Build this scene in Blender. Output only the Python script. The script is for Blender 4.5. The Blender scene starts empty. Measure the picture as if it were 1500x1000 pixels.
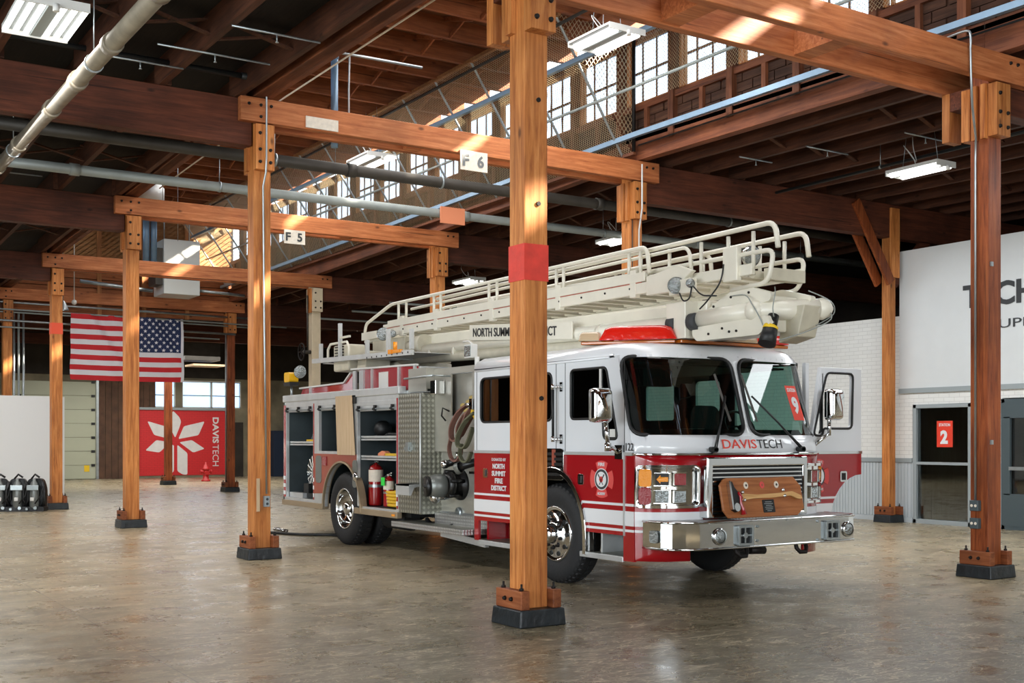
import bpy, bmesh, math, random
from mathutils import Vector, Matrix
from mathutils.geometry import tessellate_polygon
R = random.Random(7)
SC = bpy.context.scene
COL = SC.collection
PI = math.pi

# ------------------------------------------------------------------ camera, world, sun, exposure
TH = 0.5687
cam_d = bpy.data.cameras.new('camera'); cam = bpy.data.objects.new('camera', cam_d); COL.objects.link(cam)
cam.location = (0, 0, 1.55)
cam.rotation_euler = (PI / 2, 0, -TH)
cam_d.sensor_width = 36; cam_d.lens = 36 * 1700 / 1500
cam_d.shift_y = (644.3 - 500) / 1500
cam_d.clip_end = 300
SC.camera = cam
w = bpy.data.worlds.new('world'); SC.world = w; w.use_nodes = True
bg = w.node_tree.nodes['Background']; bg.inputs[0].default_value = (0.84, 0.92, 1.0, 1); bg.inputs[1].default_value = 2.5
sun_d = bpy.data.lights.new('sun', 'SUN'); sun = bpy.data.objects.new('sun', sun_d); COL.objects.link(sun)
sun_d.energy = 30.0; sun_d.angle = 0.03; sun_d.color = (1.0, 0.90, 0.76)
sun.rotation_euler = Vector((-0.68, 0.50, -0.50)).to_track_quat('-Z', 'Y').to_euler()
sun.location = (20, -10, 20)
SC.view_settings.view_transform = 'Standard'; SC.view_settings.look = 'None'
SC.view_settings.gamma = 1; SC.view_settings.use_curve_mapping = False
SC.view_settings.exposure = 0.32
try:
    SC.cycles.max_bounces = 7; SC.cycles.diffuse_bounces = 3; SC.cycles.glossy_bounces = 3
    SC.cycles.transparent_max_bounces = 12; SC.cycles.transmission_bounces = 4
    SC.cycles.sample_clamp_indirect = 4; SC.cycles.caustics_reflective = False; SC.cycles.caustics_refractive = False
except Exception: pass

def area(name, loc, size, power, direction=(0, 0, -1), col=(1, 1, 1), spread=None):
    d = bpy.data.lights.new(name, 'AREA'); d.shape = 'RECTANGLE'; d.size, d.size_y = size; d.energy = power; d.color = col
    if spread: d.spread = spread
    o = bpy.data.objects.new(name, d); COL.objects.link(o); o.location = loc
    o.rotation_euler = Vector(direction).to_track_quat('-Z', 'Y').to_euler()
    return o
# added fill panels left and behind; overhead soft boxes standing in for tube rows
area('fill_left', (-9.5, 5, 3.0), (13, 4.5), 1700, (1, 0.28, -0.10), (0.88, 0.95, 1.0))
area('fill_behind', (3, -9.5, 3.2), (12, 4.5), 1350, (0.12, 1, -0.08), (0.93, 0.97, 1.0))
area('soft_fill_a', (2.2, 22, 5.2), (1.0, 20), 560, (0, 0, -1), (1.0, 0.98, 0.96))
area('soft_fill_b', (8.5, 18, 7.6), (2.2, 24), 560, (0, 0, -1), (1.0, 0.98, 0.96))
area('soft_fill_c', (14.6, 10.5, 5.3), (1.2, 14), 380, (0, 0, -1), (0.93, 0.97, 1.0))
area('soft_fill_d', (12.5, 41, 4.6), (8, 8), 700, (0, 0, -1), (1.0, 0.97, 0.92))

# ------------------------------------------------------------------ helpers
ORI = {}
def V(*a): return Vector(a)
class MB:
    def __init__(s): s.v = []; s.f = []; s.sm = []
    def add(s, vs, fs, smooth=False):
        b = len(s.v); s.v += [tuple(p) for p in vs]
        for f in fs: s.f.append(tuple(b + i for i in f)); s.sm.append(smooth)
        return s
    def box(s, x0, x1, y0, y1, z0, z1):
        x0, x1 = min(x0, x1), max(x0, x1); y0, y1 = min(y0, y1), max(y0, y1); z0, z1 = min(z0, z1), max(z0, z1)
        return s.hexa([(x0, y0, z0), (x1, y0, z0), (x1, y1, z0), (x0, y1, z0), (x0, y0, z1), (x1, y0, z1), (x1, y1, z1), (x0, y1, z1)])
    def hexa(s, p):
        return s.add(p, [(3, 2, 1, 0), (4, 5, 6, 7), (0, 1, 5, 4), (1, 2, 6, 5), (2, 3, 7, 6), (3, 0, 4, 7)])
    def bar(s, p0, p1, w, h, up=(0, 0, 1)):
        p0, p1 = Vector(p0), Vector(p1); d = (p1 - p0).normalized(); up = Vector(up)
        if abs(d.dot(up)) > .99: up = Vector((0, 1, 0))
        a = d.cross(up).normalized() * (w / 2); b = a.cross(d).normalized() * (h / 2)
        return s.hexa([p0 - a - b, p0 + a - b, p1 + a - b, p1 - a - b, p0 - a + b, p0 + a + b, p1 + a + b, p1 - a + b])
    def cyl(s, p0, p1, r, r1=None, n=12, caps=True, smooth=True):
        p0, p1 = Vector(p0), Vector(p1); r1 = r if r1 is None else r1
        d = (p1 - p0).normalized(); u = d.orthogonal().normalized(); v = d.cross(u)
        ring = lambda c, q: [c + (u * math.cos(2 * PI * i / n) + v * math.sin(2 * PI * i / n)) * q for i in range(n)]
        s.add(ring(p0, r) + ring(p1, r1), [(i, (i + 1) % n, n + (i + 1) % n, n + i) for i in range(n)], smooth)
        if caps:
            s.add(ring(p0, r), [tuple(reversed(range(n)))]); s.add(ring(p1, r1), [tuple(range(n))])
        return s
    def tube(s, pts, r, n=8, closed=False):
        pts = [Vector(p) for p in pts]; m = len(pts)
        T = []
        for i in range(m):
            a = pts[(i - 1) % m] if (i or closed) else pts[0]; b = pts[(i + 1) % m] if (i < m - 1 or closed) else pts[-1]
            T.append((b - a).normalized())
        u = T[0].orthogonal().normalized(); vs = []
        for i in range(m):
            u = (u - T[i] * u.dot(T[i])).normalized(); v = T[i].cross(u)
            rr = r[i] if isinstance(r, (list, tuple)) else r
            vs += [pts[i] + (u * math.cos(2 * PI * k / n) + v * math.sin(2 * PI * k / n)) * rr for k in range(n)]
        fs = []
        for i in range(m if closed else m - 1):
            j = (i + 1) % m
            fs += [(i * n + k, i * n + (k + 1) % n, j * n + (k + 1) % n, j * n + k) for k in range(n)]
        s.add(vs, fs, True)
        if not closed:
            s.add(vs[:n], [tuple(reversed(range(n)))]); s.add(vs[-n:], [tuple(range(n))])
        return s
    def lathe(s, prof, o, ax=(0, 0, 1), n=24, smooth=True):
        o = Vector(o); ax = Vector(ax).normalized(); u = ax.orthogonal().normalized(); v = ax.cross(u)
        vs = []
        for r, h in prof:
            vs += [o + ax * h + (u * math.cos(2 * PI * k / n) + v * math.sin(2 * PI * k / n)) * max(r, 1e-4) for k in range(n)]
        fs = []
        for i in range(len(prof) - 1):
            fs += [(i * n + k, i * n + (k + 1) % n, (i + 1) * n + (k + 1) % n, (i + 1) * n + k) for k in range(n)]
        return s.add(vs, fs, smooth)
    def sphere(s, c, r, n=16, m=8, sc=(1, 1, 1)):
        vs = []; 
        for i in range(m + 1):
            a = PI * i / m
            for k in range(n):
                b = 2 * PI * k / n
                vs.append((c[0] + r * sc[0] * math.sin(a) * math.cos(b), c[1] + r * sc[1] * math.sin(a) * math.sin(b), c[2] + r * sc[2] * math.cos(a)))
        return s.add(vs, [(i * n + k, (i + 1) * n + k, (i + 1) * n + (k + 1) % n, i * n + (k + 1) % n) for i in range(m) for k in range(n)], True)
    def prism(s, poly, fn, d0, d1, holes=(), side=True):
        """polygon (a,b) with holes, mapped by fn(a,b,d) to 3D, between depths d0 and d1"""
        loops = [list(poly)] + [list(h) for h in holes]
        flat = [p for l in loops for p in l]
        tris = tessellate_polygon([[Vector((p[0], p[1], 0)) for p in l] for l in loops])
        n = len(flat)
        s.add([fn(a, b, d0) for a, b in flat] + [fn(a, b, d1) for a, b in flat],
              [tuple(t) for t in tris] + [tuple(n + i for i in reversed(t)) for t in tris])
        if side:
            for l in loops:
                m = len(l)
                s.add([fn(a, b, d0) for a, b in l] + [fn(a, b, d1) for a, b in l], [(i, (i + 1) % m, m + (i + 1) % m, m + i) for i in range(m)])
        return s
    def build(s, name, mat, parent=None, kind=None, bev=0, fix=True, loc=None):
        me = bpy.data.meshes.new(name)
        if parent is None:
            if loc is None:
                xs = [p[0] for p in s.v]; ys = [p[1] for p in s.v]; zs = [p[2] for p in s.v]
                o = Vector(((min(xs) + max(xs)) / 2, (min(ys) + max(ys)) / 2, min(zs)))
            else: o = Vector(loc)
        else: o = ORI[parent.name]
        me.from_pydata([(p[0] - o[0], p[1] - o[1], p[2] - o[2]) for p in s.v], [], s.f)
        me.polygons.foreach_set('use_smooth', s.sm)
        if fix:
            b = bmesh.new(); b.from_mesh(me)
            bmesh.ops.remove_doubles(b, verts=b.verts, dist=1e-5)
            bmesh.ops.recalc_face_normals(b, faces=b.faces)
            b.to_mesh(me); b.free()
        me.materials.append(mat)
        ob = bpy.data.objects.new(name, me); COL.objects.link(ob)
        if parent is None: ob.location = o
        else: ob.parent = parent
        ORI[ob.name] = o
        if kind: ob['kind'] = kind
        if bev:
            m = ob.modifiers.new('bevel', 'BEVEL'); m.width = bev; m.segments = 2; m.limit_method = 'ANGLE'; m.angle_limit = 0.7
        return ob
def tag(o, label, cat=None, group=None, kind=None):
    if label: o['label'] = label
    if cat: o['category'] = cat
    if group: o['group'] = group
    if kind: o['kind'] = kind
    return o
def thing(name, label, cat, loc, group=None):
    o = bpy.data.objects.new(name, None); o.empty_display_size = .1; COL.objects.link(o); o.location = loc
    ORI[o.name] = Vector(loc); return tag(o, label, cat, group)
def setting(name, loc=(0, 0, 0)):
    o = bpy.data.objects.new(name, None); COL.objects.link(o); o.location = loc; o['kind'] = 'structure'
    ORI[o.name] = Vector(loc); return o
KIDS = {}
def copy_tree(o, loc=None, label=None, group=None, parent=None):
    c = o.copy(); COL.objects.link(c)
    if parent is not None: c.parent = parent
    if loc is not None: c.location = loc; ORI[c.name] = Vector(loc)
    if label: c['label'] = label
    if group: c['group'] = group
    for ch in list(o.children): copy_tree(ch, parent=c)
    return c
def smooth(pts, n=5, closed=False):
    P = [Vector(p) for p in pts]; m = len(P); out = []
    for i in range(m - 1):
        a, b, c, d = P[max(0, i - 1)], P[i], P[i + 1], P[min(m - 1, i + 2)]
        for k in range(n):
            t = k / n; out.append(.5 * ((2 * b) + (c - a) * t + (2 * a - 5 * b + 4 * c - d) * t * t + (3 * b - a - 3 * c + d) * t ** 3))
    return out + [P[-1]]
def fillet(pts, r=.11, n=5):
    P = [Vector(p) for p in pts]; out = [P[0]]
    for i in range(1, len(P) - 1):
        a = P[i - 1] - P[i]; b = P[i + 1] - P[i]; q = min(r, a.length * .48, b.length * .48); s0 = P[i] + a.normalized() * q; s1 = P[i] + b.normalized() * q
        for k in range(n + 1):
            t = k / n; out.append(s0 * (1 - t) ** 2 + P[i] * 2 * t * (1 - t) + s1 * t * t)
    return out + [P[-1]]
def text_mb(body, height, width=None, thick=0.004, bold=0.0, align='LEFT', rm=None):
    """flat lettering as an MB in local (x right, y up, z out)"""
    cu = bpy.data.curves.new('t', 'FONT'); cu.body = body; cu.size = 1; cu.extrude = 0.5; cu.offset = bold; cu.resolution_u = 3
    ob = bpy.data.objects.new('t', cu); COL.objects.link(ob)
    dg = bpy.context.evaluated_depsgraph_get(); dg.update()
    me = ob.evaluated_get(dg).to_mesh()
    vs = [tuple(v.co) for v in me.vertices]; fs = [tuple(p.vertices) for p in me.polygons]
    x0 = min(v[0] for v in vs); x1 = max(v[0] for v in vs); y0 = min(v[1] for v in vs); y1 = max(v[1] for v in vs)
    sy = height / (y1 - y0); sx = sy if width is None else width / (x1 - x0)
    off = 0 if align == 'LEFT' else (x1 - x0) / 2
    vs = [((v[0] - x0 - off) * sx, (v[1] - y0) * sy, (v[2] + .5) * thick) for v in vs]
    ob.evaluated_get(dg).to_mesh_clear(); bpy.data.objects.remove(ob); bpy.data.curves.remove(cu)
    m = MB(); m.add(vs, fs); return m
def place(m, o, right, up, out=None):
    o, r, u = Vector(o), Vector(right).normalized(), Vector(up).normalized(); n = Vector(out) if out else r.cross(u)
    m.v = [tuple(o + r * p[0] + u * p[1] + n * p[2]) for p in m.v]; return m
def rrect(x0, x1, y0, y1, r, n=5):
    out = []
    for cx, cy, a in ((x1 - r, y1 - r, 0), (x0 + r, y1 - r, PI / 2), (x0 + r, y0 + r, PI), (x1 - r, y0 + r, 1.5 * PI)):
        out += [(cx + r * math.cos(a + PI / 2 * i / n), cy + r * math.sin(a + PI / 2 * i / n)) for i in range(n + 1)]
    return out
def roundpoly(pts, r, n=4):
    out = []; m = len(pts)
    for i in range(m):
        p = Vector(pts[i]); a = Vector(pts[i - 1]) - p; b = Vector(pts[(i + 1) % m]) - p
        q = min(r, a.length * .45, b.length * .45); s0 = p + a.normalized() * q; s1 = p + b.normalized() * q
        for k in range(n + 1):
            t = k / n; out.append(tuple(s0 * (1 - t) ** 2 + p * 2 * t * (1 - t) + s1 * t * t))
    return out
def arc(cx, cy, r, a0, a1, n): return [(cx + r * math.cos(a0 + (a1 - a0) * i / n), cy + r * math.sin(a0 + (a1 - a0) * i / n)) for i in range(n + 1)]
fX = lambda x: (lambda a, b, d: (x + d, a, b))      # polygon in (Y,Z), depth along +X
fY = lambda y: (lambda a, b, d: (a, y + d, b))      # polygon in (X,Z), depth along +Y

# ------------------------------------------------------------------ materials
def srgb(c):
    return tuple(((x / 255) / 12.92 if x <= 10 else (((x / 255) + .055) / 1.055) ** 2.4) for x in c)
MAT = {}
def mat(name, col, rough=.5, metal=0, spec=None, coat=0, bump=None, var=None, emit=None, alpha=None):
    m = bpy.data.materials.new(name); m.use_nodes = True; nt = m.node_tree; b = nt.nodes['Principled BSDF']
    c = srgb(col); b.inputs['Base Color'].default_value = (*c, 1); b.inputs['Roughness'].default_value = rough; b.inputs['Metallic'].default_value = metal
    if spec is not None: b.inputs['Specular IOR Level'].default_value = spec
    if coat: b.inputs['Coat Weight'].default_value = coat; b.inputs['Coat Roughness'].default_value = .05
    if emit: b.inputs['Emission Color'].default_value = (*srgb(emit[0]), 1); b.inputs['Emission Strength'].default_value = emit[1]
    L = nt.links; N = nt.nodes
    if bump or var:
        tc = N.new('ShaderNodeTexCoord')
    if var:   # (scale, amount[, stretch])
        mp = N.new('ShaderNodeMapping'); mp.inputs['Scale'].default_value = var[2] if len(var) > 2 else (1, 1, 1); L.new(tc.outputs['Object'], mp.inputs['Vector'])
        no = N.new('ShaderNodeTexNoise'); no.inputs['Scale'].default_value = var[0]; no.inputs['Detail'].default_value = 6; L.new(mp.outputs[0], no.inputs['Vector'])
        rp = N.new('ShaderNodeValToRGB'); k = var[1]
        rp.color_ramp.elements[0].position = .3; rp.color_ramp.elements[1].position = .7
        rp.color_ramp.elements[0].color = (*[x * (1 - k) for x in c], 1); rp.color_ramp.elements[1].color = (*[min(1, x * (1 + k)) for x in c], 1)
        L.new(no.outputs['Fac'], rp.inputs[0]); L.new(rp.outputs[0], b.inputs['Base Color'])
    if bump:  # (scale, strength)
        n2 = N.new('ShaderNodeTexNoise'); n2.inputs['Scale'].default_value = bump[0]; n2.inputs['Detail'].default_value = 4; L.new(tc.outputs['Object'], n2.inputs['Vector'])
        bp = N.new('ShaderNodeBump'); bp.inputs['Strength'].default_value = bump[1]; bp.inputs['Distance'].default_value = .02; L.new(n2.outputs['Fac'], bp.inputs['Height']); L.new(bp.outputs[0], b.inputs['Normal'])
    MAT[name] = m; return m
def wood(name, dark, mid, light, axis='z', rough=.6, contrast=1.0, knots=True, stain=.5):
    m = bpy.data.materials.new(name); m.use_nodes = True; nt = m.node_tree; N = nt.nodes; L = nt.links; b = N['Principled BSDF']
    tc = N.new('ShaderNodeTexCoord'); oi = N.new('ShaderNodeObjectInfo')
    sh = N.new('ShaderNodeVectorMath'); sh.operation = 'MULTIPLY_ADD'; L.new(tc.outputs['Object'], sh.inputs[0]); sh.inputs[1].default_value = (1, 1, 1)
    cmb = N.new('ShaderNodeCombineXYZ'); mul = N.new('ShaderNodeMath'); mul.operation = 'MULTIPLY'; mul.inputs[1].default_value = 37
    L.new(oi.outputs['Random'], mul.inputs[0])
    for i in range(3): L.new(mul.outputs[0], cmb.inputs[i])
    L.new(cmb.outputs[0], sh.inputs[2])
    mp = N.new('ShaderNodeMapping'); sc = [14, 14, 14]; sc['xyz'.index(axis)] = .9; mp.inputs['Scale'].default_value = sc
    L.new(sh.outputs[0], mp.inputs['Vector'])
    n1 = N.new('ShaderNodeTexNoise'); n1.inputs['Scale'].default_value = 1.6; n1.inputs['Detail'].default_value = 8; n1.inputs['Roughness'].default_value = .65; n1.inputs['Distortion'].default_value = .6
    L.new(mp.outputs[0], n1.inputs['Vector'])
    rp = N.new('ShaderNodeValToRGB'); e = rp.color_ramp.elements
    e[0].position = .5 - .22 / contrast; e[0].color = (*srgb(dark), 1); e[1].position = .5 + .22 / contrast; e[1].color = (*srgb(light), 1)
    em = rp.color_ramp.elements.new(.5); em.color = (*srgb(mid), 1)
    L.new(n1.outputs['Fac'], rp.inputs[0])
    # large stains
    n2 = N.new('ShaderNodeTexNoise'); n2.inputs['Scale'].default_value = 1.1; n2.inputs['Detail'].default_value = 5; L.new(sh.outputs[0], n2.inputs['Vector'])
    r2 = N.new('ShaderNodeMapRange'); r2.inputs[1].default_value = .35; r2.inputs[2].default_value = .68; r2.inputs[3].default_value = 1 - stain; r2.inputs[4].default_value = 1.08; L.new(n2.outputs['Fac'], r2.inputs[0])
    mx = N.new('ShaderNodeMix'); mx.data_type = 'RGBA'; mx.blend_type = 'MULTIPLY'; mx.inputs[0].default_value = 1
    L.new(rp.outputs[0], mx.inputs[6])
    rv = N.new('ShaderNodeMapRange'); rv.inputs[3].default_value = .82; rv.inputs[4].default_value = 1.12; L.new(oi.outputs['Random'], rv.inputs[0])
    mm = N.new('ShaderNodeMath'); mm.operation = 'MULTIPLY'; L.new(r2.outputs[0], mm.inputs[0]); L.new(rv.outputs[0], mm.inputs[1])
    L.new(mm.outputs[0], mx.inputs[7])
    out = mx.outputs[2]
    if knots:
        m3 = N.new('ShaderNodeMapping'); s3 = [3.6, 3.6, 3.6]; s3['xyz'.index(axis)] = 1.7; m3.inputs['Scale'].default_value = s3; L.new(sh.outputs[0], m3.inputs['Vector'])
        vo = N.new('ShaderNodeTexVoronoi'); vo.inputs['Scale'].default_value = 1.0; L.new(m3.outputs[0], vo.inputs['Vector'])
        kr = N.new('ShaderNodeMapRange'); kr.inputs[1].default_value = .04; kr.inputs[2].default_value = .11; kr.inputs[3].default_value = .75; kr.inputs[4].default_value = 0; L.new(vo.outputs['Distance'], kr.inputs[0])
        mk = N.new('ShaderNodeMix'); mk.data_type = 'RGBA'; L.new(kr.outputs[0], mk.inputs[0]); L.new(out, mk.inputs[6]); mk.inputs[7].default_value = (*srgb([int(x * .45) for x in dark]), 1)
        out = mk.outputs[2]
    # drying checks
    m4 = N.new('ShaderNodeMapping'); s4 = [26, 26, 26]; s4['xyz'.index(axis)] = .35; m4.inputs['Scale'].default_value = s4; L.new(sh.outputs[0], m4.inputs['Vector'])
    n4 = N.new('ShaderNodeTexNoise'); n4.inputs['Scale'].default_value = 1; n4.inputs['Detail'].default_value = 2; L.new(m4.outputs[0], n4.inputs['Vector'])
    c4 = N.new('ShaderNodeMapRange'); c4.inputs[1].default_value = .70; c4.inputs[2].default_value = .74; c4.inputs[3].default_value = 0; c4.inputs[4].default_value = .7; L.new(n4.outputs['Fac'], c4.inputs[0])
    mc = N.new('ShaderNodeMix'); mc.data_type = 'RGBA'; L.new(c4.outputs[0], mc.inputs[0]); L.new(out, mc.inputs[6]); mc.inputs[7].default_value = (*srgb([int(x * .3) for x in dark]), 1)
    L.new(mc.outputs[2], b.inputs['Base Color'])
    b.inputs['Roughness'].default_value = rough; b.inputs['Specular IOR Level'].default_value = .3
    bp = N.new('ShaderNodeBump'); bp.inputs['Strength'].default_value = .35; bp.inputs['Distance'].default_value = .01; L.new(n1.outputs['Fac'], bp.inputs['Height']); L.new(bp.outputs[0], b.inputs['Normal'])
    MAT[name] = m; return m
wood('post_wood', (150, 82, 38), (196, 122, 62), (222, 152, 88), 'z', .55, 1.1, stain=.3)
wood('post_red', (100, 44, 20), (150, 76, 38), (178, 100, 54), 'z', .5, 1.1, stain=.4)
wood('beam_x', (150, 80, 44), (188, 112, 66), (214, 140, 90), 'x', .6, 1, stain=.35)
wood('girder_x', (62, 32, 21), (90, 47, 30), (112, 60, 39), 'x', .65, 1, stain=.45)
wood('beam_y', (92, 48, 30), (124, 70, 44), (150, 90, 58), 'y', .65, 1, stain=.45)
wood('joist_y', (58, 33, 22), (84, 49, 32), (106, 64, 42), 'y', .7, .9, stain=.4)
wood('joist_x', (120, 66, 38), (158, 92, 54), (186, 116, 72), 'x', .65, .9, stain=.35)
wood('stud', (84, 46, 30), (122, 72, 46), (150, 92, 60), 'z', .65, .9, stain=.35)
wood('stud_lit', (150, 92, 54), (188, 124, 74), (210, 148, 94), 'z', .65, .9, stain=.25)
wood('plank', (138, 72, 38), (176, 104, 60), (204, 134, 84), 'x', .65, .9, stain=.3)
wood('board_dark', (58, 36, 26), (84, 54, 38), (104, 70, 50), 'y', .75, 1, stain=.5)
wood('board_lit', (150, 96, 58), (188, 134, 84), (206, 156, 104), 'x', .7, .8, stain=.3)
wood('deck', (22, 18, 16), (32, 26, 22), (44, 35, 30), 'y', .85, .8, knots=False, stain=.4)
wood('deck_x', (92, 56, 36), (120, 76, 48), (140, 92, 60), 'x', .8, .8, knots=False, stain=.4)
wood('cleat', (104, 52, 26), (140, 78, 44), (164, 100, 62), 'y', .6, 1, stain=.4)
wood('oak', (132, 76, 40), (160, 98, 56), (178, 116, 70), 'x', .35, 1, knots=False, stain=.15)
wood('handle_wood', (200, 150, 90), (222, 176, 116), (234, 192, 134), 'x', .35, 1, knots=False, stain=.1)
wood('ply', (192, 164, 128), (206, 180, 146), (214, 190, 158), 'z', .7, 1, knots=False, stain=.08)
mat('black_paint', (22, 28, 32), .45, var=(9, .5), bump=(14, .5))
mat('iron', (34, 30, 28), .55, .6)
mat('galv', (168, 176, 178), .38, .85, var=(6, .15))
mat('pipe_grey', (150, 156, 152), .5, .2, var=(3, .12))
mat('pipe_dark', (66, 62, 56), .55, .3, var=(3, .2))
mat('pipe_black', (34, 36, 36), .5, .3)
mat('strut_blue', (120, 146, 168), .4, .35, var=(4, .1))
mat('white_wall', (226, 227, 226), .7, bump=(60, .1))
mat('panel_white', (214, 217, 217), .35, var=(2, .03))
mat('trim_grey', (150, 158, 160), .6)
mat('bead_grey', (188, 196, 200), .6)
mat('door_grey', (70, 82, 86), .5)
mat('orange_plate', (226, 140, 100), .7)
mat('white_sign', (226, 216, 200), .7, var=(20, .1))
mat('letter_grey', (110, 112, 112), .7)
mat('letter_dark', (58, 60, 62), .7)
mat('red_tape', (214, 60, 46), .55, var=(8, .15), bump=(8, .3))
mat('orange_tape', (232, 84, 50), .6)
mat('steel_box', (150, 160, 164), .4, .6)
mat('socket', (40, 46, 50), .5)
mat('conc_wall', (120, 112, 92), .85, var=(1.2, .35), bump=(12, .3))
mat('dark_wall', (46, 40, 34), .9, var=(1.5, .4))
mat('far_wood', (84, 58, 42), .8, var=(3, .35))
mat('garage', (178, 182, 160), .55, var=(1, .04))
mat('mural_red', (204, 34, 38), .5, var=(4, .06), bump=(10, .3))
mat('mural_white', (220, 218, 216), .5, var=(6, .05))
mat('hydrant_red', (176, 30, 32), .4)
mat('navy', (18, 34, 56), .7)
mat('duct', (196, 198, 196), .45, .4)
mat('hvac_white', (212, 214, 208), .45)
mat('tube_on', (255, 255, 255), .5, emit=((255, 255, 250), 2.2))
mat('pipe_worn', (134, 125, 108), .5, .2, var=(5, .2))
mat('gap_shade', (120, 124, 124), .5)
mat('lamp_white', (214, 214, 210), .5)
mat('wire', (206, 186, 150), .5, .5)
mat('yellow', (236, 196, 30), .5)
mat('white_cloth', (232, 228, 226), .8)
mat('flag_red', (208, 36, 44), .75, bump=(30, .15))
mat('flag_white', (232, 230, 234), .75, bump=(30, .15))
mat('flag_blue', (30, 44, 84), .75, bump=(30, .15))
# ------------------------------------------------------------------ special materials
def floor_material():
    m = bpy.data.materials.new('polished_concrete'); m.use_nodes = True; nt = m.node_tree; N = nt.nodes; L = nt.links; b = N['Principled BSDF']
    tc = N.new('ShaderNodeTexCoord')
    def noise(scale, det=6, stretch=(1, 1, 1), rot=0, dist=0, rough=.6):
        mp = N.new('ShaderNodeMapping'); mp.inputs['Scale'].default_value = stretch; mp.inputs['Rotation'].default_value = (0, 0, rot); L.new(tc.outputs['Object'], mp.inputs['Vector'])
        n = N.new('ShaderNodeTexNoise'); n.inputs['Scale'].default_value = scale; n.inputs['Detail'].default_value = det; n.inputs['Distortion'].default_value = dist; n.inputs['Roughness'].default_value = rough
        L.new(mp.outputs[0], n.inputs['Vector']); return n.outputs['Fac']
    def rng(s, a, b_, c, d):
        r = N.new('ShaderNodeMapRange'); r.inputs[1].default_value = a; r.inputs[2].default_value = b_; r.inputs[3].default_value = c; r.inputs[4].default_value = d; L.new(s, r.inputs[0]); return r.outputs[0]
    def mix(f, a, c, mode='MIX'):
        x = N.new('ShaderNodeMix'); x.data_type = 'RGBA'; x.blend_type = mode
        if isinstance(f, float): x.inputs[0].default_value = f
        else: L.new(f, x.inputs[0])
        L.new(a, x.inputs[6]) if hasattr(a, 'links') else setattr(x.inputs[6], 'default_value', (*srgb(a), 1))
        L.new(c, x.inputs[7]) if hasattr(c, 'links') else setattr(x.inputs[7], 'default_value', (*srgb(c), 1))
        return x.outputs[2]
    big = rng(noise(.22, 5, dist=.3), .36, .64, 0, 1)
    base = mix(big, (144, 130, 102), (182, 166, 136))
    # the darker, oil-worn ground in front of the truck
    sp0 = N.new('ShaderNodeSeparateXYZ'); L.new(tc.outputs['Object'], sp0.inputs[0])
    def mm(op, a, c):
        q = N.new('ShaderNodeMath'); q.operation = op
        for i, v in enumerate((a, c)):
            if hasattr(v, 'links'): L.new(v, q.inputs[i])
            else: q.inputs[i].default_value = v
        return q.outputs[0]
    dx = mm('MULTIPLY', mm('SUBTRACT', sp0.outputs[0], 6.2), .30); dy = mm('MULTIPLY', mm('SUBTRACT', sp0.outputs[1], 6.3), .24)
    rr = mm('SQRT', mm('ADD', mm('MULTIPLY', dx, dx), mm('MULTIPLY', dy, dy)), 0)
    wear = rng(mm('ADD', rr, mm('MULTIPLY', noise(.7, 8), 1.1)), .95, 2.1, .9, 0)
    base = mix(wear, base, (80, 75, 57))
    mid = rng(noise(1.5, 12, (1, 1.9, 1), .5, .1, .66), .36, .70, 0, .9)
    base = mix(mid, base, (98, 89, 68))
    st = rng(noise(7, 12, (1, 3.2, 1), .9, .1, .68), .40, .68, 0, .75)
    gate = rng(noise(.5, 3), .42, .62, 0, 1)
    g = N.new('ShaderNodeMath'); g.operation = 'MULTIPLY'; L.new(st, g.inputs[0]); L.new(gate, g.inputs[1])
    base = mix(g.outputs[0], base, (82, 74, 64))
    # light trowel scratches in several directions
    for rot, sc, pos in ((.25, 3.0, .60), (1.1, 2.4, .61), (2.3, 3.6, .61), (1.8, 5, .62)):
        s = rng(noise(sc, 8, (1, 16, 1), rot, .9, .7), pos, pos + .06, 0, .55)
        base = mix(s, base, (200, 184, 156))
    # long curved trowel and tyre scratches: thin level lines of a warped noise
    for k, (rot, sc, st_, wd, amt) in enumerate(((.4, 1.1, 3.0, .011, .8), (1.3, 1.5, 4.0, .012, .8), (2.2, 1.9, 3.0, .013, .7), (.9, 2.8, 5.0, .016, .7), (1.9, 3.4, 2.0, .016, .6))):
        nz_ = noise(sc, 3, (1, st_, 1), rot, 1.2, .55)
        ln = rng(mm('ABSOLUTE', mm('SUBTRACT', nz_, .5 + .012 * k), 0), 0, wd, amt, 0)
        gt = rng(noise(.8 + .3 * k, 4), .42, .54, 0, 1)
        base = mix(mm('MULTIPLY', ln, gt), base, (206, 190, 160) if k % 2 == 0 or k == 3 else (70, 62, 50))
    # sawn joints of the slab, one every bay
    sp = N.new('ShaderNodeSeparateXYZ'); L.new(tc.outputs['Object'], sp.inputs[0])
    for ax, off, per, wd in ((1, 1.20, 6.421, .012), (1, 1.55, 6.421, .006), (0, 2.3, 6.212, .010)):
        a = N.new('ShaderNodeMath'); a.operation = 'ADD'; L.new(sp.outputs[ax], a.inputs[0]); a.inputs[1].default_value = 100 * per - off
        q = N.new('ShaderNodeMath'); q.operation = 'MODULO'; L.new(a.outputs[0], q.inputs[0]); q.inputs[1].default_value = per
        lt = N.new('ShaderNodeMath'); lt.operation = 'LESS_THAN'; L.new(q.outputs[0], lt.inputs[0]); lt.inputs[1].default_value = wd
        h = N.new('ShaderNodeMath'); h.operation = 'MULTIPLY'; L.new(lt.outputs[0], h.inputs[0]); h.inputs[1].default_value = .6
        base = mix(h.outputs[0], base, (70, 64, 56))
    L.new(base, b.inputs['Base Color'])
    L.new(rng(noise(2.4, 10, dist=.4), .3, .7, .20, .42), b.inputs['Roughness'])
    b.inputs['Specular IOR Level'].default_value = .42
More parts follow.
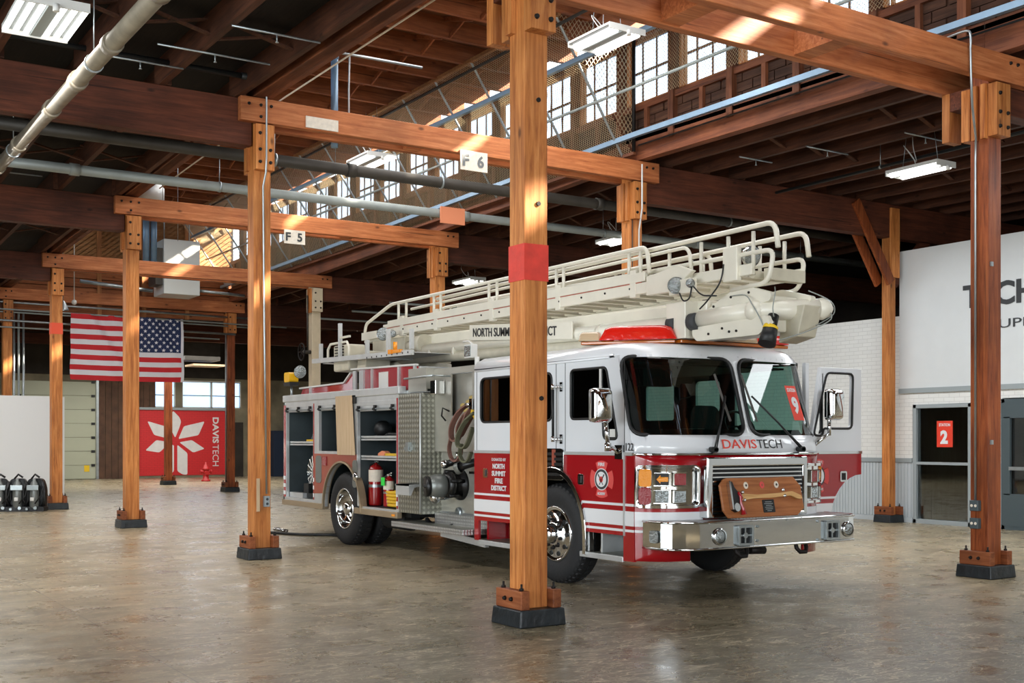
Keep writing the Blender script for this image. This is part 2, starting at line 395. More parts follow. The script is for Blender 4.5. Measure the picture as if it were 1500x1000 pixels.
    bp = N.new('ShaderNodeBump'); bp.inputs['Strength'].default_value = .06; bp.inputs['Distance'].default_value = .02; L.new(noise(9, 10, dist=.2), bp.inputs['Height']); L.new(bp.outputs[0], b.inputs['Normal'])
    MAT['floor'] = m; return m
floor_material()
def glass(name, tint, transp, rough=.02, gloss=.10):
    m = bpy.data.materials.new(name); m.use_nodes = True; nt = m.node_tree; N = nt.nodes; L = nt.links; N.remove(N['Principled BSDF']); out = N['Material Output']
    t = N.new('ShaderNodeBsdfTransparent'); t.inputs[0].default_value = (*srgb(tint), 1)
    g = N.new('ShaderNodeBsdfGlossy'); g.inputs['Roughness'].default_value = rough; g.inputs['Color'].default_value = (1, 1, 1, 1)
    fr = N.new('ShaderNodeFresnel'); fr.inputs[0].default_value = 1.5
    ad = N.new('ShaderNodeMath'); ad.operation = 'ADD'; ad.use_clamp = True; L.new(fr.outputs[0], ad.inputs[0]); ad.inputs[1].default_value = gloss - .04
    mx = N.new('ShaderNodeMixShader'); L.new(ad.outputs[0], mx.inputs[0]); L.new(t.outputs[0], mx.inputs[1]); L.new(g.outputs[0], mx.inputs[2])
    if transp < 1:
        tl = N.new('ShaderNodeBsdfTranslucent'); tl.inputs[0].default_value = (*srgb(tint), 1)
        m2 = N.new('ShaderNodeMixShader'); m2.inputs[0].default_value = 1 - transp; L.new(mx.outputs[0], m2.inputs[1]); L.new(tl.outputs[0], m2.inputs[2]); L.new(m2.outputs[0], out.inputs[0])
    else: L.new(mx.outputs[0], out.inputs[0])
    MAT[name] = m; return m
glass('glass_cab', (116, 160, 150), 1, gloss=.07)
glass('glass_clear', (236, 244, 246), 1)
glass('glass_sky', (214, 230, 246), .75, gloss=.02)
glass('lens_clear', (230, 234, 236), 1, .1, .25)
def bricks(name, col, mortar, sx, sy, rough=.6, map_axes='YZ', depth=.3):
    m = bpy.data.materials.new(name); m.use_nodes = True; nt = m.node_tree; N = nt.nodes; L = nt.links; b = N['Principled BSDF']
    tc = N.new('ShaderNodeTexCoord'); sp = N.new('ShaderNodeSeparateXYZ'); L.new(tc.outputs['Object'], sp.inputs[0])
    cb = N.new('ShaderNodeCombineXYZ'); L.new(sp.outputs['XYZ'.index(map_axes[0])], cb.inputs[0]); L.new(sp.outputs['XYZ'.index(map_axes[1])], cb.inputs[1])
    br = N.new('ShaderNodeTexBrick'); L.new(cb.outputs[0], br.inputs['Vector']); br.inputs['Scale'].default_value = 1
    br.inputs['Brick Width'].default_value = sx; br.inputs['Row Height'].default_value = sy; br.inputs['Mortar Size'].default_value = .006; br.inputs['Mortar Smooth'].default_value = .3
    c = srgb(col); br.inputs['Color1'].default_value = (*c, 1); br.inputs['Color2'].default_value = (*[x * .95 for x in c], 1); br.inputs['Mortar'].default_value = (*srgb(mortar), 1)
    L.new(br.outputs['Color'], b.inputs['Base Color']); b.inputs['Roughness'].default_value = rough
    bp = N.new('ShaderNodeBump'); bp.invert = True; bp.inputs['Strength'].default_value = depth; bp.inputs['Distance'].default_value = .01; L.new(br.outputs['Fac'], bp.inputs['Height']); L.new(bp.outputs[0], b.inputs['Normal'])
    MAT[name] = m; return m
bricks('painted_brick', (228, 228, 224), (206, 206, 202), .22, .075)
bricks('painted_brick_red', (204, 34, 38), (176, 26, 30), .22, .075, map_axes='XZ')

# ------------------------------------------------------------------ building grid
X0, Y0g, BX, BY = 5.406, 8.20, 6.212, 6.421
Yj = lambda j: Y0g + BY * j
XA, XD, XE = X0, X0 + BX, X0 + 2 * BX
TOP = {-3: 5.88, -2: 5.88, -1: 5.88, 0: 5.87, 1: 5.97, 2: 5.83, 3: 5.70, 4: 5.66, 5: 5.62, 6: 5.60, 7: 5.60}
WX = 18.06          # face of the right wall
def topz(y):
    t = (y - Y0g) / BY; j = math.floor(t); j = max(-3, min(6, j)); return TOP[j] + (TOP[j + 1] - TOP[j]) * (t - j)

# floor
MB().box(-22, 30, -14, 47.8, -.2, 0).build('floor', MAT['floor'], kind='structure', loc=(0, 0, 0))

# right wall
wr = setting('wall_right', (WX, 14.6, 0))
MB().box(WX, WX + .2, 14.6, 27.0, 1.20, 3.90).build('brickwork', MAT['painted_brick'], wr)
MB().box(WX, WX + .2, 12.42, 13.02, 1.14, 2.44).box(WX, WX + .2, 14.27, 14.6, 1.14, 2.44).box(WX, WX + .2, 13.02, 14.27, 2.21, 2.44).build('brickwork', MAT['painted_brick'], wr)
MB().box(WX, WX + .2, -6, 14.6, 2.50, 5.12).build('upper_panel', MAT['panel_white'], wr)
MB().box(WX, WX + .2, 14.25, 27.0, 0, 1.14).box(WX, WX + .2, 12.42, 13.02, 0, 1.14).build('wainscot_back', MAT['bead_grey'], wr)
bd = MB()
y = 14.25
while y < 19.5: bd.box(WX - .012, WX, y + .006, y + .066, .10, 1.12); y += .075
bd.build('bead_boards', MAT['bead_grey'], wr, kind='stuff')
MB().box(WX - .02, WX, 14.3, 19.5, 0, .09).build('baseboard', MAT['bead_grey'], wr)
MB().box(WX - .03, WX + .01, 14.3, 26.9, 1.13, 1.21).build('chair_rail', MAT['trim_grey'], wr)
MB().box(WX - .03, WX + .01, -6, 14.6, 2.43, 2.52).build('ledge', MAT['trim_grey'], wr)
MB().box(WX, WX + .2, -6, 12.42, 2.28, 2.44).build('lintel', MAT['painted_brick'], wr)
MB().box(WX, WX + .2, -6, 10.9, 0, 2.3).build('brickwork', MAT['painted_brick'], wr)
# glazed door frames
def wall_door(name, y0, y1, z1, mats, mid=None, panes=1):
    d = setting(name, (WX, (y0 + y1) / 2, 0)); f = .07; x0, x1 = WX - .03, WX + .12
    MB().box(x0, x1, y0, y0 + f, 0, z1).box(x0, x1, y1 - f, y1, 0, z1).box(x0, x1, y0, y1, z1 - f, z1).box(x0, x1, y0, y1, 0, .08).build('frame', mats[0], d, bev=.005)
    if mid: MB().box(x0 + .01, x1, y0 + f, y1 - f, mid - .025, mid + .025).build('transom', mats[0], d)
    MB().box(WX + .03, WX + .04, y0 + f, y1 - f, .08, z1 - f).build('pane', MAT['glass_clear'], d)
    return d
d1 = wall_door('window_1', 13.02, 14.27, 2.21, [MAT['trim_grey']], 1.12)
d2 = wall_door('door_1', 10.9, 12.42, 2.26, [MAT['door_grey']])
MB().box(WX - .035, WX + .02, 10.95, 12.37, 1.93, 2.2).box(WX - .035, WX + .02, 10.95, 12.37, .06, .62).box(WX - .035, WX + .02, 12.25, 12.37, .6, 1.95).build('door_rail', MAT['door_grey'], d2)
MB().box(WX - .07, WX - .04, 10.95, 12.25, 1.03, 1.09).build('push_bar', MAT['galv'], d2)
# brown room seen through the glass
rm = setting('wall_office', (WX + 3, 12, 0))
MB().box(WX + 2.4, WX + 2.5, 5, 18, 0, 2.6).build('partition_boards', MAT['far_wood'], rm)
MB().box(WX + .2, WX + 2.4, 14.3, 14.35, 0, 2.3).build('side_partition', MAT['ply'], rm)
MB().box(WX + .2, WX + 2.5, 5, 14.6, 2.5, 2.6).build('office_ceiling', MAT['dark_wall'], rm)
# lettering on the wall
sg = thing('wall_lettering', 'large dark grey lettering TECH on the white upper wall at right', 'sign', (WX - .01, 12.6, 4.1))
place(text_mb('TECH', .42, 1.42, .012, bold=.03), (WX - .004, 13.20, 3.90), (0, -1, 0), (0, 0, 1)).build('letters', MAT['letter_dark'], sg)
sg2 = thing('wall_lettering', 'smaller thin dark letters SUPE under the large lettering on the white wall', 'sign', (WX - .01, 12.3, 3.6))
place(text_mb('SUPE', .155, .80, .008), (WX - .004, 12.66, 3.50), (0, -1, 0), (0, 0, 1)).build('letters', MAT['letter_dark'], sg2)
# outer dark walls
MB().box(27, 27.2, -14, 48, 0, 6.3).build('wall_outer', MAT['dark_wall'], kind='structure')

# back wall with garage door, windows and mural
BYW = 47.8
wb = setting('wall_back', (12, BYW, 0))
outer = [(-6, 0), (27, 0), (27, 6.2), (-6, 6.2)]
holes = [[(13.10, 2.88), (14.08, 2.88), (14.08, 4.0), (13.10, 4.0)], [(14.36, 2.88), (16.87, 2.88), (16.87, 4.02), (14.36, 4.02)]]
MB().prism(outer, fY(BYW), 0, .25, holes).build('wall_surface', MAT['conc_wall'], wb)
MB().box(-6, 27, BYW - .06, BYW, 4.12, 6.2).build('upper_boarding', MAT['dark_wall'], wb)
for i in range(9): MB().box(11.02 + i * .25, 11.26 + i * .25 - .012, BYW - .05, BYW, 0, 4.1).build('plank', MAT['far_wood'], wb)
MB().box(12.30, 12.55, BYW - .25, BYW, 0, 4.6).build('pilaster', MAT['far_wood'], wb)
MB().box(16.35, 16.95, BYW - .05, BYW, 0, 2.3).build('dark_doorway', MAT['dark_wall'], wb)
for n, x0, x1, mul in (('window_2', 13.10, 14.08, [13.1, 14.08]), ('window_3', 14.36, 16.87, [14.36, 15.6, 16.87])):
    wd = setting(n, ((x0 + x1) / 2, BYW, 2.88))
    f = MB()
    for x in mul: f.box(x - .04, x + .04, BYW + .02, BYW + .1, 2.88, 4.0)
    f.box(x0, x1, BYW + .02, BYW + .1, 2.88, 2.93).box(x0, x1, BYW + .02, BYW + .1, 3.95, 4.02).build('frame', MAT['lamp_white'], wd)
    MB().box(x0, x1, BYW + .03, BYW + .08, 3.38, 3.42).build('muntin', MAT['trim_grey'], wd)
    for a, b in zip(mul[:-1], mul[1:]): MB().box(a + .04, b - .04, BYW + .055, BYW + .06, 2.93, 3.95).build('pane', MAT['glass_sky'], wd)
gd = setting('door_2', (9.3, BYW, 0))
for i in range(7): MB().box(7.7, 10.9, BYW - .06, BYW - .01, .02 + i * .548, .555 + i * .548).build('panel', MAT['garage'], gd)
MB().box(10.9, 11.0, BYW - .12, BYW, 0, 4.1).build('door_track', MAT['galv'], gd)
for i in range(7): MB().box(10.72, 10.86, BYW - .09, BYW - .06, .50 + i * .548, .60 + i * .548).build('hinge', MAT['pipe_black'], gd)
for i in range(6): MB().box(8.02, 8.12, BYW - .08, BYW - .06, .50 + i * .548, .58 + i * .548).build('hinge', MAT['pipe_black'], gd); MB().box(9.5, 9.6, BYW - .08, BYW - .06, .52 + i * .548, .57 + i * .548).build('hinge', MAT['pipe_black'], gd)
MB().box(10.45, 10.65, BYW - .07, BYW - .06, .3, .55).build('notice', MAT['yellow'], gd)
# mural board
mu = thing('mural', 'red painted wall mural with a white leaf emblem and vertical DAVISTECH lettering', 'sign', (14.4, BYW - .1, .06))
MB().box(12.56, 16.18, BYW - .12, BYW, .10, 2.78).build('panel', MAT['painted_brick_red'], mu)
MB().box(12.56, 16.2, BYW - .10, BYW, 0, .10).build('plinth', MAT['conc_wall'], mu)
MB().box(12.5, 16.25, BYW - .2, BYW, 2.78, 2.88).build('sill', MAT['trim_grey'], mu)
for P in ([(13.94,2.76),(14.20,2.50),(14.28,2.31),(14.20,2.05),(14.03,1.64),(13.90,1.9),(13.80,2.30)],[(14.16,1.59),(14.39,2.12),(15.26,2.33),(15.00,1.75)],[(14.20,1.46),(14.72,1.55),(15.26,1.19),(14.78,1.03)],
          [(14.12,1.36),(14.54,1.01),(14.54,.12),(14.36,.12),(14.12,.27)],[(12.90,2.32),(13.60,2.12),(13.86,1.58),(13.17,1.76)],[(12.82,1.13),(13.26,1.55),(13.84,1.46),(13.38,1.04)],[(13.93,1.36),(13.98,1.32),(13.98,.27),(13.80,.12),(13.60,.12),(13.60,1.0)]):
    MB().prism(roundpoly(P, .07, 3), fY(BYW - .128), 0, .01).build('petal', MAT['mural_white'], mu)
place(text_mb('DAVIS', .26, 1.08, .01, bold=.03), (15.60, BYW - .122, 2.50), (0, 0, -1), (1, 0, 0), (0, -1, 0)).build('lettering', MAT['mural_white'], mu)
place(text_mb('TECH', .26, .90, .01), (15.60, BYW - .122, 1.36), (0, 0, -1), (1, 0, 0), (0, -1, 0)).build('lettering', MAT['mural_white'], mu)
tag(MB().box(18.0, 18.9, 46.9, 47.3, 0, 1.95).build('blue_partition', MAT['navy'], bev=.01), 'dark navy partition panel standing left of the truck rear', 'partition')
# left outer wall
MB().box(-8.2, -8, 12, 48, 0, 6.2).build('wall_left', MAT['dark_wall'], kind='structure')
mat('hall_wall', (150, 138, 120), .85, var=(.6, .25))
MB().box(-16.2, -16, -12, 12.2, 0, 6.3).box(-16, -8, 12, 12.2, 0, 6.3).build('wall_left', MAT['hall_wall'], kind='structure', loc=(-16, 0, 0))
MB().box(-16.2, 27.2, -12.2, -12, 0, 6.3).build('wall_front', MAT['hall_wall'], kind='structure')
MB().box(-16.2, 27.2, -12.2, -5.5, 6.3, 6.4).box(-16.2, -9, -5.5, 12.2, 6.3, 6.4).build('ceiling', MAT['deck'], kind='structure')

# ------------------------------------------------------------------ ceilings of the two flat bays
def hexb(m, x0, x1, y0, y1, za0, za1, zb0, zb1):     # box whose heights differ at y0 (a) and y1 (b)
    m.hexa([(x0, y0, za0), (x1, y0, za0), (x1, y1, zb0), (x0, y1, zb0), (x0, y0, za1), (x1, y0, za1), (x1, y1, zb1), (x0, y1, zb1)])
def flat_bay(name, xs, xlo, xhi, mj, j0, j1):
    c = setting(name, ((xlo + xhi) / 2, 20, 6)); br = MB()
    d = MB()
    for j in range(j0, j1):
        y0, y1 = Yj(j), Yj(j + 1); z0, z1 = TOP[j] + .03, TOP[j + 1] + .03
        hexb(d, xlo, xhi, y0, y1, z0 + .30, z0 + .36, z1 + .30, z1 + .36)
        for k, x in enumerate(xs):
            m = MB(); off = .035 if (j % 2) else -.035
            hexb(m, x - .04 + off, x + .04 + off, y0 - .12, y1 + .12, z0 - .02, z0 + .30, z1 - .02, z1 + .30); m.build('joist', mj, c, fix=False)
        for f in (.36, .68):
            yb = y0 + (y1 - y0) * f; zb = z0 + (z1 - z0) * f
            for a, b in zip(xs[:-1], xs[1:]):
                br.bar((a + .05, yb, zb + .02), (b - .05, yb, zb + .27), .07, .02); br.bar((a + .05, yb + .09, zb + .27), (b - .05, yb + .09, zb + .02), .07, .02)
    d.build('roof_deck', MAT['deck'], c); br.build('cross_bridging', mj, c, kind='stuff')
    return c
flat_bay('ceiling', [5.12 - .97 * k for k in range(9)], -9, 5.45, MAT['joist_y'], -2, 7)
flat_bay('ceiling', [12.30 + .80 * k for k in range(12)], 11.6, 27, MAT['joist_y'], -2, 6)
far = setting('ceiling', (8.5, 41, 6))
MB().box(-8.2, 27.2, 46.4, 48.1, 5.92, 6.0).build('roof_deck', MAT['deck'], far)
MB().box(5.4, 11.7, 34.1, 48, 5.95, 6.05).build('roof_deck', MAT['deck'], far)
for k in range(12): MB().box(5.4, 11.7, 34.6 + k * 1.1, 34.7 + k * 1.1, 5.65, 5.95).build('joist', MAT['joist_y'], far)
# raised middle bay
mon = setting('ceiling', (8.5, 14, 8))
Ym0, Ym1 = -5.5, 33.95
MB().box(5.3, 11.75, Ym0, Ym1, 8.32, 8.40).build('roof_deck', MAT['deck_x'], mon)
for k in range(41):
    y = 16.28 - .965 * 22 + .965 * k
    if Ym0 < y < Ym1: MB().box(5.35, 11.72, y - .04, y + .04, 8.0, 8.32).build('joist', MAT['joist_x'], mon, fix=False)
br = MB()
for k in range(40):
    y = 16.28 - .965 * 22 + .965 * k
    if Ym0 < y < Ym1 - 1:
        for x in (7.35, 9.1, 10.6): br.bar((x, y + .05, 8.02), (x, y + .92, 8.29), .07, .025, (1, 0, 0)); br.bar((x + .09, y + .05, 8.29), (x + .09, y + .92, 8.02), .07, .025, (1, 0, 0))
br.build('cross_bridging', MAT['joist_x'], mon, kind='stuff')
# clerestory walls: header, studs, boards, windows
def clerestory(xw, s, nm, detail):
    """xw: plane of the wall, s: +1 when the room lies toward -X"""
    c = setting(nm, (xw, 14, 6)); f = lambda a, b: (min(xw + s * a, xw + s * b), max(xw + s * a, xw + s * b))
    for j in range(-2, 4):
        m = MB(); y0, y1 = Yj(j), Yj(j + 1); x0, x1 = f(-.06, .10); hexb(m, x0, x1, y0, y1, TOP[j] + .02, TOP[j] + .42, TOP[j + 1] + .02, TOP[j + 1] + .42); m.build('header', MAT['beam_y'], c, bev=.006)
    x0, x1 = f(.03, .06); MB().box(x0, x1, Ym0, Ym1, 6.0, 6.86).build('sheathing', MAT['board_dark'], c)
    x0, x1 = f(-.05, .12); MB().box(x0, x1, Ym0, Ym1, 6.78, 6.88).build('sill', MAT['beam_y'], c)
    x0, x1 = f(-.05, .12); MB().box(x0, x1, Ym0, Ym1, 7.92, 8.0).build('head_plate', MAT['beam_y'], c)
    k0 = int((Ym0 - 13.62) / 1.284)
    if detail:
        bb = MB()
        for k in range(k0, 17):
            yb = 13.62 + 1.284 * k
            for r in range(4):
                o = .21 * (r % 2)
                for q in range(3): bb.box(xw + .004, xw + .03, yb + .07 + o + q * .42, yb + .07 + o + q * .42 + .40, 6.24 + r * .14, 6.37 + r * .14)
        bb.build('weathered_boards', MAT['board_dark'], c, kind='stuff')
    n = 0
    for k in range(k0, 17):
        yb = 13.62 + 1.284 * k
        if yb < Ym0: continue
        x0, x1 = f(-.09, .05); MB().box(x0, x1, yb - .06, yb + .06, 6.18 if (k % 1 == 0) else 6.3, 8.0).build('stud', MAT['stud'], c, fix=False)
        if detail: x0, x1 = f(-.05, .03); MB().box(x0, x1, yb + .60, yb + .68, 6.40, 6.78).build('cripple_stud', MAT['stud'], c, fix=False)
        if yb + 1.3 > Ym1: continue
        wn = setting('window_%d' % (4 + n if s > 0 else 104 + n), (xw, yb + .64, 6.88)); n += 1
        x0, x1 = f(.02, .07); a, b = yb + .07, yb + 1.21
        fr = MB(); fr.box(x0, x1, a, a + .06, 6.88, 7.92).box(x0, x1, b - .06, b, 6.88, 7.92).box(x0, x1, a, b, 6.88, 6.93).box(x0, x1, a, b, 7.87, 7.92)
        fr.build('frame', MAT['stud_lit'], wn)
        ys = [a + .06, a + .405, a + .745, b - .06]
        if detail:
            mu_ = MB(); 
            for q in ys[1:3]: mu_.box(x0 + .01, x1 - .01, q - .014, q + .014, 6.93, 7.87)
            mu_.box(x0 + .01, x1 - .01, a, b, 7.39, 7.42); mu_.build('muntins', MAT['stud'], wn, kind='stuff')
            for q in range(3):
                for z0, z1 in ((6.93, 7.39), (7.42, 7.87)): MB().box(xw + .045, xw + .049, ys[q] + .014, ys[q + 1] - .014, z0, z1).build('pane', MAT['glass_sky'], wn, fix=False)
            MB().box(xw - .03, xw + .02, b - .20, b - .16, 6.90, 7.92).box(xw - .03, xw + .02, b - .11, b - .07, 6.90, 7.92).build('casing_strip', MAT['stud_lit'], wn)
        else: MB().box(xw - .045, xw - .049, a, b, 6.93, 7.87).build('pane', MAT['glass_sky'], wn, fix=False)
    return c
clerestory(11.66, 1, 'wall_clerestory', True)
clerestory(5.36, -1, 'wall_clerestory', False)
MB().box(5.3, 11.75, Ym0 - .1, Ym0, 5.9, 8.4).build('wall_gable', MAT['dark_wall'], kind='structure')
# far gable end: planks, studs, slanted boards
ge = setting('wall_gable', (8.5, 34.02, 5.1))
MB().box(5.3, 11.8, 34.12, 34.18, 5.1, 8.4).build('sheathing', MAT['dark_wall'], ge)
for i in range(5): MB().box(2.0 if i > 2 else 5.3, 11.7, 34.02, 34.11, 5.12 + i * .245, 5.12 + i * .245 + .225).build('plank', MAT['plank'], ge)
MB().box(-6, 5.3, 34.03, 34.11, 5.0, 5.7).build('fascia', MAT['plank'], ge)
db = MB()
for k in range(-2, 50):
    x = 4.0 + k * .17
    # a board slanting up to the right, clipped to the gable
    pts = []
    def cl(x0):
        za, zb = 6.36, 8.02; xa, xb = x0, x0 + (zb - za) / .8
        if xa < 5.4: za = 6.36 + (5.4 - xa) * .8; xa = 5.4
        if xb > 11.7: zb = 6.36 + (11.7 - x0) * .8; xb = 11.7
        return (xa, za, xb, zb) if xb > xa else None
    c1 = cl(x)
    if c1: db.bar((c1[0], 34.08, c1[1]), (c1[2], 34.08, c1[3]), .03, .125, (0, 0, 1))
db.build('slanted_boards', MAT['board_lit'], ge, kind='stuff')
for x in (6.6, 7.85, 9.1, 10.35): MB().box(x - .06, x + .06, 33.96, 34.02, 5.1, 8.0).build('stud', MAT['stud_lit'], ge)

# ------------------------------------------------------------------ posts
PW = .116
def post(i, j, label, footing=True, wd='post_wood', cleat=True, x=None, y=None, hb=.145, low=0, beige=False, sc=.22, PW=PW):
    X = X0 + BX * i if x is None else x; Y = Yj(j) if y is None else y; t = TOP.get(j, 5.9)
    p = thing('timber_post', label, 'post', (X, Y, 0), 'timber posts of the hall')
    if footing:
        q = sc; f = MB(); e = .012
        f.hexa([(X - q - e, Y - q - e, 0), (X + q + e, Y - q - e, 0), (X + q + e, Y + q + e, 0), (X - q - e, Y + q + e, 0), (X - q + .004, Y - q, hb), (X + q, Y - q, hb), (X + q, Y + q, hb), (X - q, Y + q, hb)])
        tag(f.build('footing', MAT['black_paint'], p, bev=.012), 'chipped black painted concrete footing')
    z0 = hb if footing else 0
    MB().box(X - PW, X + PW, Y - PW, Y + PW, z0, (t if not low else low)).build('shaft', MAT['beige_paint'] if beige else MAT[wd], p, bev=.008)
    if cleat and footing:
        for s in (-1, 1):
            xa = X + s * (PW + .001); xb = X + s * (PW + .085)
            c = MB().box(xa, xb, Y - .20, Y + .20, hb, hb + .155).build('cleat', MAT['cleat'], p, bev=.008)
            for dy in (-.14, .14): MB().cyl((X + s * (PW + .045), Y + dy, hb + .15), (X + s * (PW + .045), Y + dy, hb + .21), .010, n=6).cyl((X + s * (PW + .045), Y + dy, hb + .155), (X + s * (PW + .045), Y + dy, hb + .175), .02, n=6).build('anchor_bolt', MAT['iron'], c)
            for dy in (-.05, .05): MB().cyl((xb, Y + dy, hb + .08), (xb + s * .022, Y + dy, hb + .08), .021, .014, n=8).build('bolt', MAT['iron'], c)
    if not low:
        zb = t - .92; zt = t - .33
        for s in (-1, 1):
            b = MB().box(X - .125, X + .125, Y + s * (PW + .001), Y + s * (PW + .115), zb, zt).build('corbel_block', MAT['beige_paint'] if beige else MAT[wd if i == 0 else 'post_wood'], p, bev=.006)
            if s < 0:
                for dx, dz in ((-.07, .10), (.07, .10), (-.07, .26), (.07, .26), (-.07, .47)):
                    MB().cyl((X + dx, Y - PW - .115, zb + dz), (X + dx, Y - PW - .135, zb + dz), .024, .018, n=8).build('bolt', MAT['iron'], b, fix=False)
        if i == 1:
            for dy in (-.085, .03): MB().box(X - PW - .055, X - PW - .001, Y + dy - .025, Y + dy + .035, zb - .02, zt).build('side_board', MAT['post_wood'], p)
        elif i == 0: MB().box(X - PW - .045, X - PW - .001, Y + .02, Y + .11, zb + .02, zt).build('side_board', MAT['post_wood'], p)
    return p
mat('beige_paint', (196, 180, 152), .6, var=(5, .08), bump=(20, .2))
A = {}
A[0] = post(0, 0, 'foreground timber post with a red wrapped band, standing before the truck')
A[1] = post(0, 1, 'timber post with a metal conduit and outlet box, between the truck and the flag')
A[2] = post(0, 2, 'timber post standing in front of the hanging flag')
A[3] = post(0, 3, 'timber post with an orange band beside the white partition')
A[4] = post(0, 4, 'far left timber post with pipes behind the white partition')
post(0, 5, 'dim timber post hidden far behind the flag post'); post(0, -1, 'timber post beside the camera, outside the picture')
D0 = post(1, 0, 'right foreground reddish post with conduit and grey switch boxes', wd='post_red')
D1 = post(1, 1, 'timber post with a white conduit rising behind the ladder rails', wd='post_wood')
D2 = post(1, 2, 'timber post rising behind the truck beside the orange plate')
D3 = post(1, 3, 'beige painted post with a valve wheel behind the truck rear', beige=True)
D4 = post(1, 4, 'dark timber post right of the mural with a conduit', wd='post_red')
D5 = post(1, 5, 'small far post standing in front of the mural emblem', wd='post_red')
post(1, -1, 'timber post right of the camera, outside the picture')
E1p = post(2, 1, 'timber post with diagonal braces against the white wall', x=17.80, y=14.64, sc=.19, low=5.4, PW=.088)
for s in (-1, 1):
    MB().box(17.80 - .12, 17.80 + .12, 14.64 + s * .12, 14.64 + s * .16, 4.6, 5.9).build('side_board', MAT['post_wood'], E1p) if s < 0 else None
    MB().bar((17.74 - .05, 14.64 + s * .14, 4.50), (16.72, 14.64 + s * .14, 5.92), .06, .2).build('brace', MAT['post_red'], E1p, bev=.005)
MB().bar((17.9, 14.64, 4.5), (19.2, 14.64, 5.7), .08, .2).build('brace', MAT['girder_x'], E1p)
p = thing('timber_post', 'dark braced timber support beyond the white wall, above the ladder', 'post', (19.5, 22, 0))
MB().box(19.4, 19.6, 21.9, 22.1, 0, 5.6).build('shaft', MAT['girder_x'], p)
for s in (-1, 1): MB().bar((19.5 + s * .1, 22, 4.0), (19.5 + s * 1.2, 22, 5.5), .1, .2).build('brace', MAT['girder_x'], p)

# details fixed to the posts
def band(p, i, j, z0, z1, m, nm, label):
    X, Y = X0 + BX * i, Yj(j); q = PW + .006
    o = MB().prism([(X - q, Y - q), (X + q, Y - q), (X + q, Y + q), (X - q, Y + q)], lambda a, b, d: (a, b, d), z0, z1, [[(X - PW, Y - PW), (X + PW, Y - PW), (X + PW, Y + PW), (X - PW, Y + PW)]]).build(nm, m, p); tag(o, label)
band(A[0], 0, 0, 2.885, 3.19, MAT['red_tape'], 'wrap', 'red wrap band'); band(A[3], 0, 3, 3.92, 4.17, MAT['orange_tape'], 'wrap', 'orange band')
for z in (5.15, 4.4, 3.53, 1.9): MB().cyl((XA + (.02 if z != 1.9 else .05), 8.2 - PW, z), (XA + (.02 if z != 1.9 else .05), 8.2 - PW - .015, z), .02, n=8).build('bolt', MAT['iron'], A[0])
# conduits
def conduit(name, pts, r, m, parent): return MB().tube(pts, r, 8).build(name, m, parent)
Y1 = Yj(1)
conduit('conduit', [(XA + .03, Y1 - .31, 6.08), (XA + .0, Y1 - .27, 6.0), (XA + .0, Y1 - .27, 5.2), (XA + .0, Y1 - .25, 5.02), (XA + .0, Y1 - PW - .03, 4.85), (XA + .02, Y1 - PW - .02, 3.0), (XA + .05, Y1 - PW - .02, .85)], .013, MAT['galv'], A[1])
ob = MB().box(XA + .01, XA + .085, Y1 - PW - .055, Y1 - PW, .68, .82).build('outlet_box', MAT['steel_box'], A[1], bev=.004)
for z in (.72, .78): MB().cyl((XA + .048, Y1 - PW - .054, z), (XA + .048, Y1 - PW - .058, z), .018, n=10).build('socket', MAT['socket'], ob)
MB().box(XA - .08, XA - .04, Y1 - PW - .02, Y1 - PW, .62, 1.05).build('wood_strip', MAT['ply'], A[1])
for X_, pp in ((X0, A[0]), (XD, D0)):
    MB().box(X_ - .11, X_ + .11, 8.60, 8.70, 5.0, 5.56).build('rear_board', MAT['post_wood'], pp, bev=.005)
    MB().box(X_ - .10, X_ + .10, 8.318, 8.60, 5.35, 5.56).build('rear_block', MAT['girder_x'], pp)
if 0: conduit('conduit', [(XD - .10, 8.2 - PW - .02, 6.1), (XD - .05, 8.2 - PW - .3, 5.95), (XD - .03, 8.2 - PW - .3, 5.5), (XD - .03, 8.2 - PW - .16, 5.0), (XD - .02, 8.2 - PW - .018, 4.9)] + [(XD - .11, 8.2 - PW - .02, 4.8)], .012, MAT['galv'], D0)
conduit('conduit', smooth([(11.25, 8.95, 6.06), (11.06, 8.35, 6.03), (10.99, 8.0, 6.01), (10.96, 7.92, 5.93), (10.97, 7.93, 5.8)]) + [(10.98, 7.93, 5.5), (11.1, 8.0, 5.2), (XD - PW - .06, 8.2, 4.95), (XD - PW - .02, 8.235, 4.7), (XD - PW - .02, 8.235, .80)], .013, MAT['galv'], D0)
for z in (.55, .75):
    b = MB().box(XD - PW - .06, XD - PW, 8.175, 8.285, z, z + .12).build('switch_box', MAT['door_grey'], D0, bev=.006)
    for dy in (-.025, .025): MB().cyl((XD - PW - .06, 8.23 + dy, z + .06), (XD - PW - .066, 8.23 + dy, z + .06), .016, n=10).build('socket', MAT['white_sign'], b)
for z in (3.5, 1.5): MB().box(XD - .09, XD - .05, 8.2 - PW - .02, 8.2 - PW, z, z + .05).build('sensor', MAT['galv'], D0)
conduit('conduit', [(XD - .03, Y1 - .30, 5.9), (XD - .03, Y1 - .30, 5.2), (XD + .04, Y1 - PW - .02, 4.9), (XD + .04, Y1 - PW - .02, 2)], .013, MAT['lamp_white'], D1)
conduit('conduit', [(XD - .09, Y1 - .13, 5.9), (XD - .09, Y1 - PW - .02, 2)], .008, MAT['pipe_dark'], D1)
conduit('conduit', [(XD - PW - .03, Yj(4) - .05, 5.4), (XD - PW - .03, Yj(4) - .05, .3)], .02, MAT['galv'], D4)
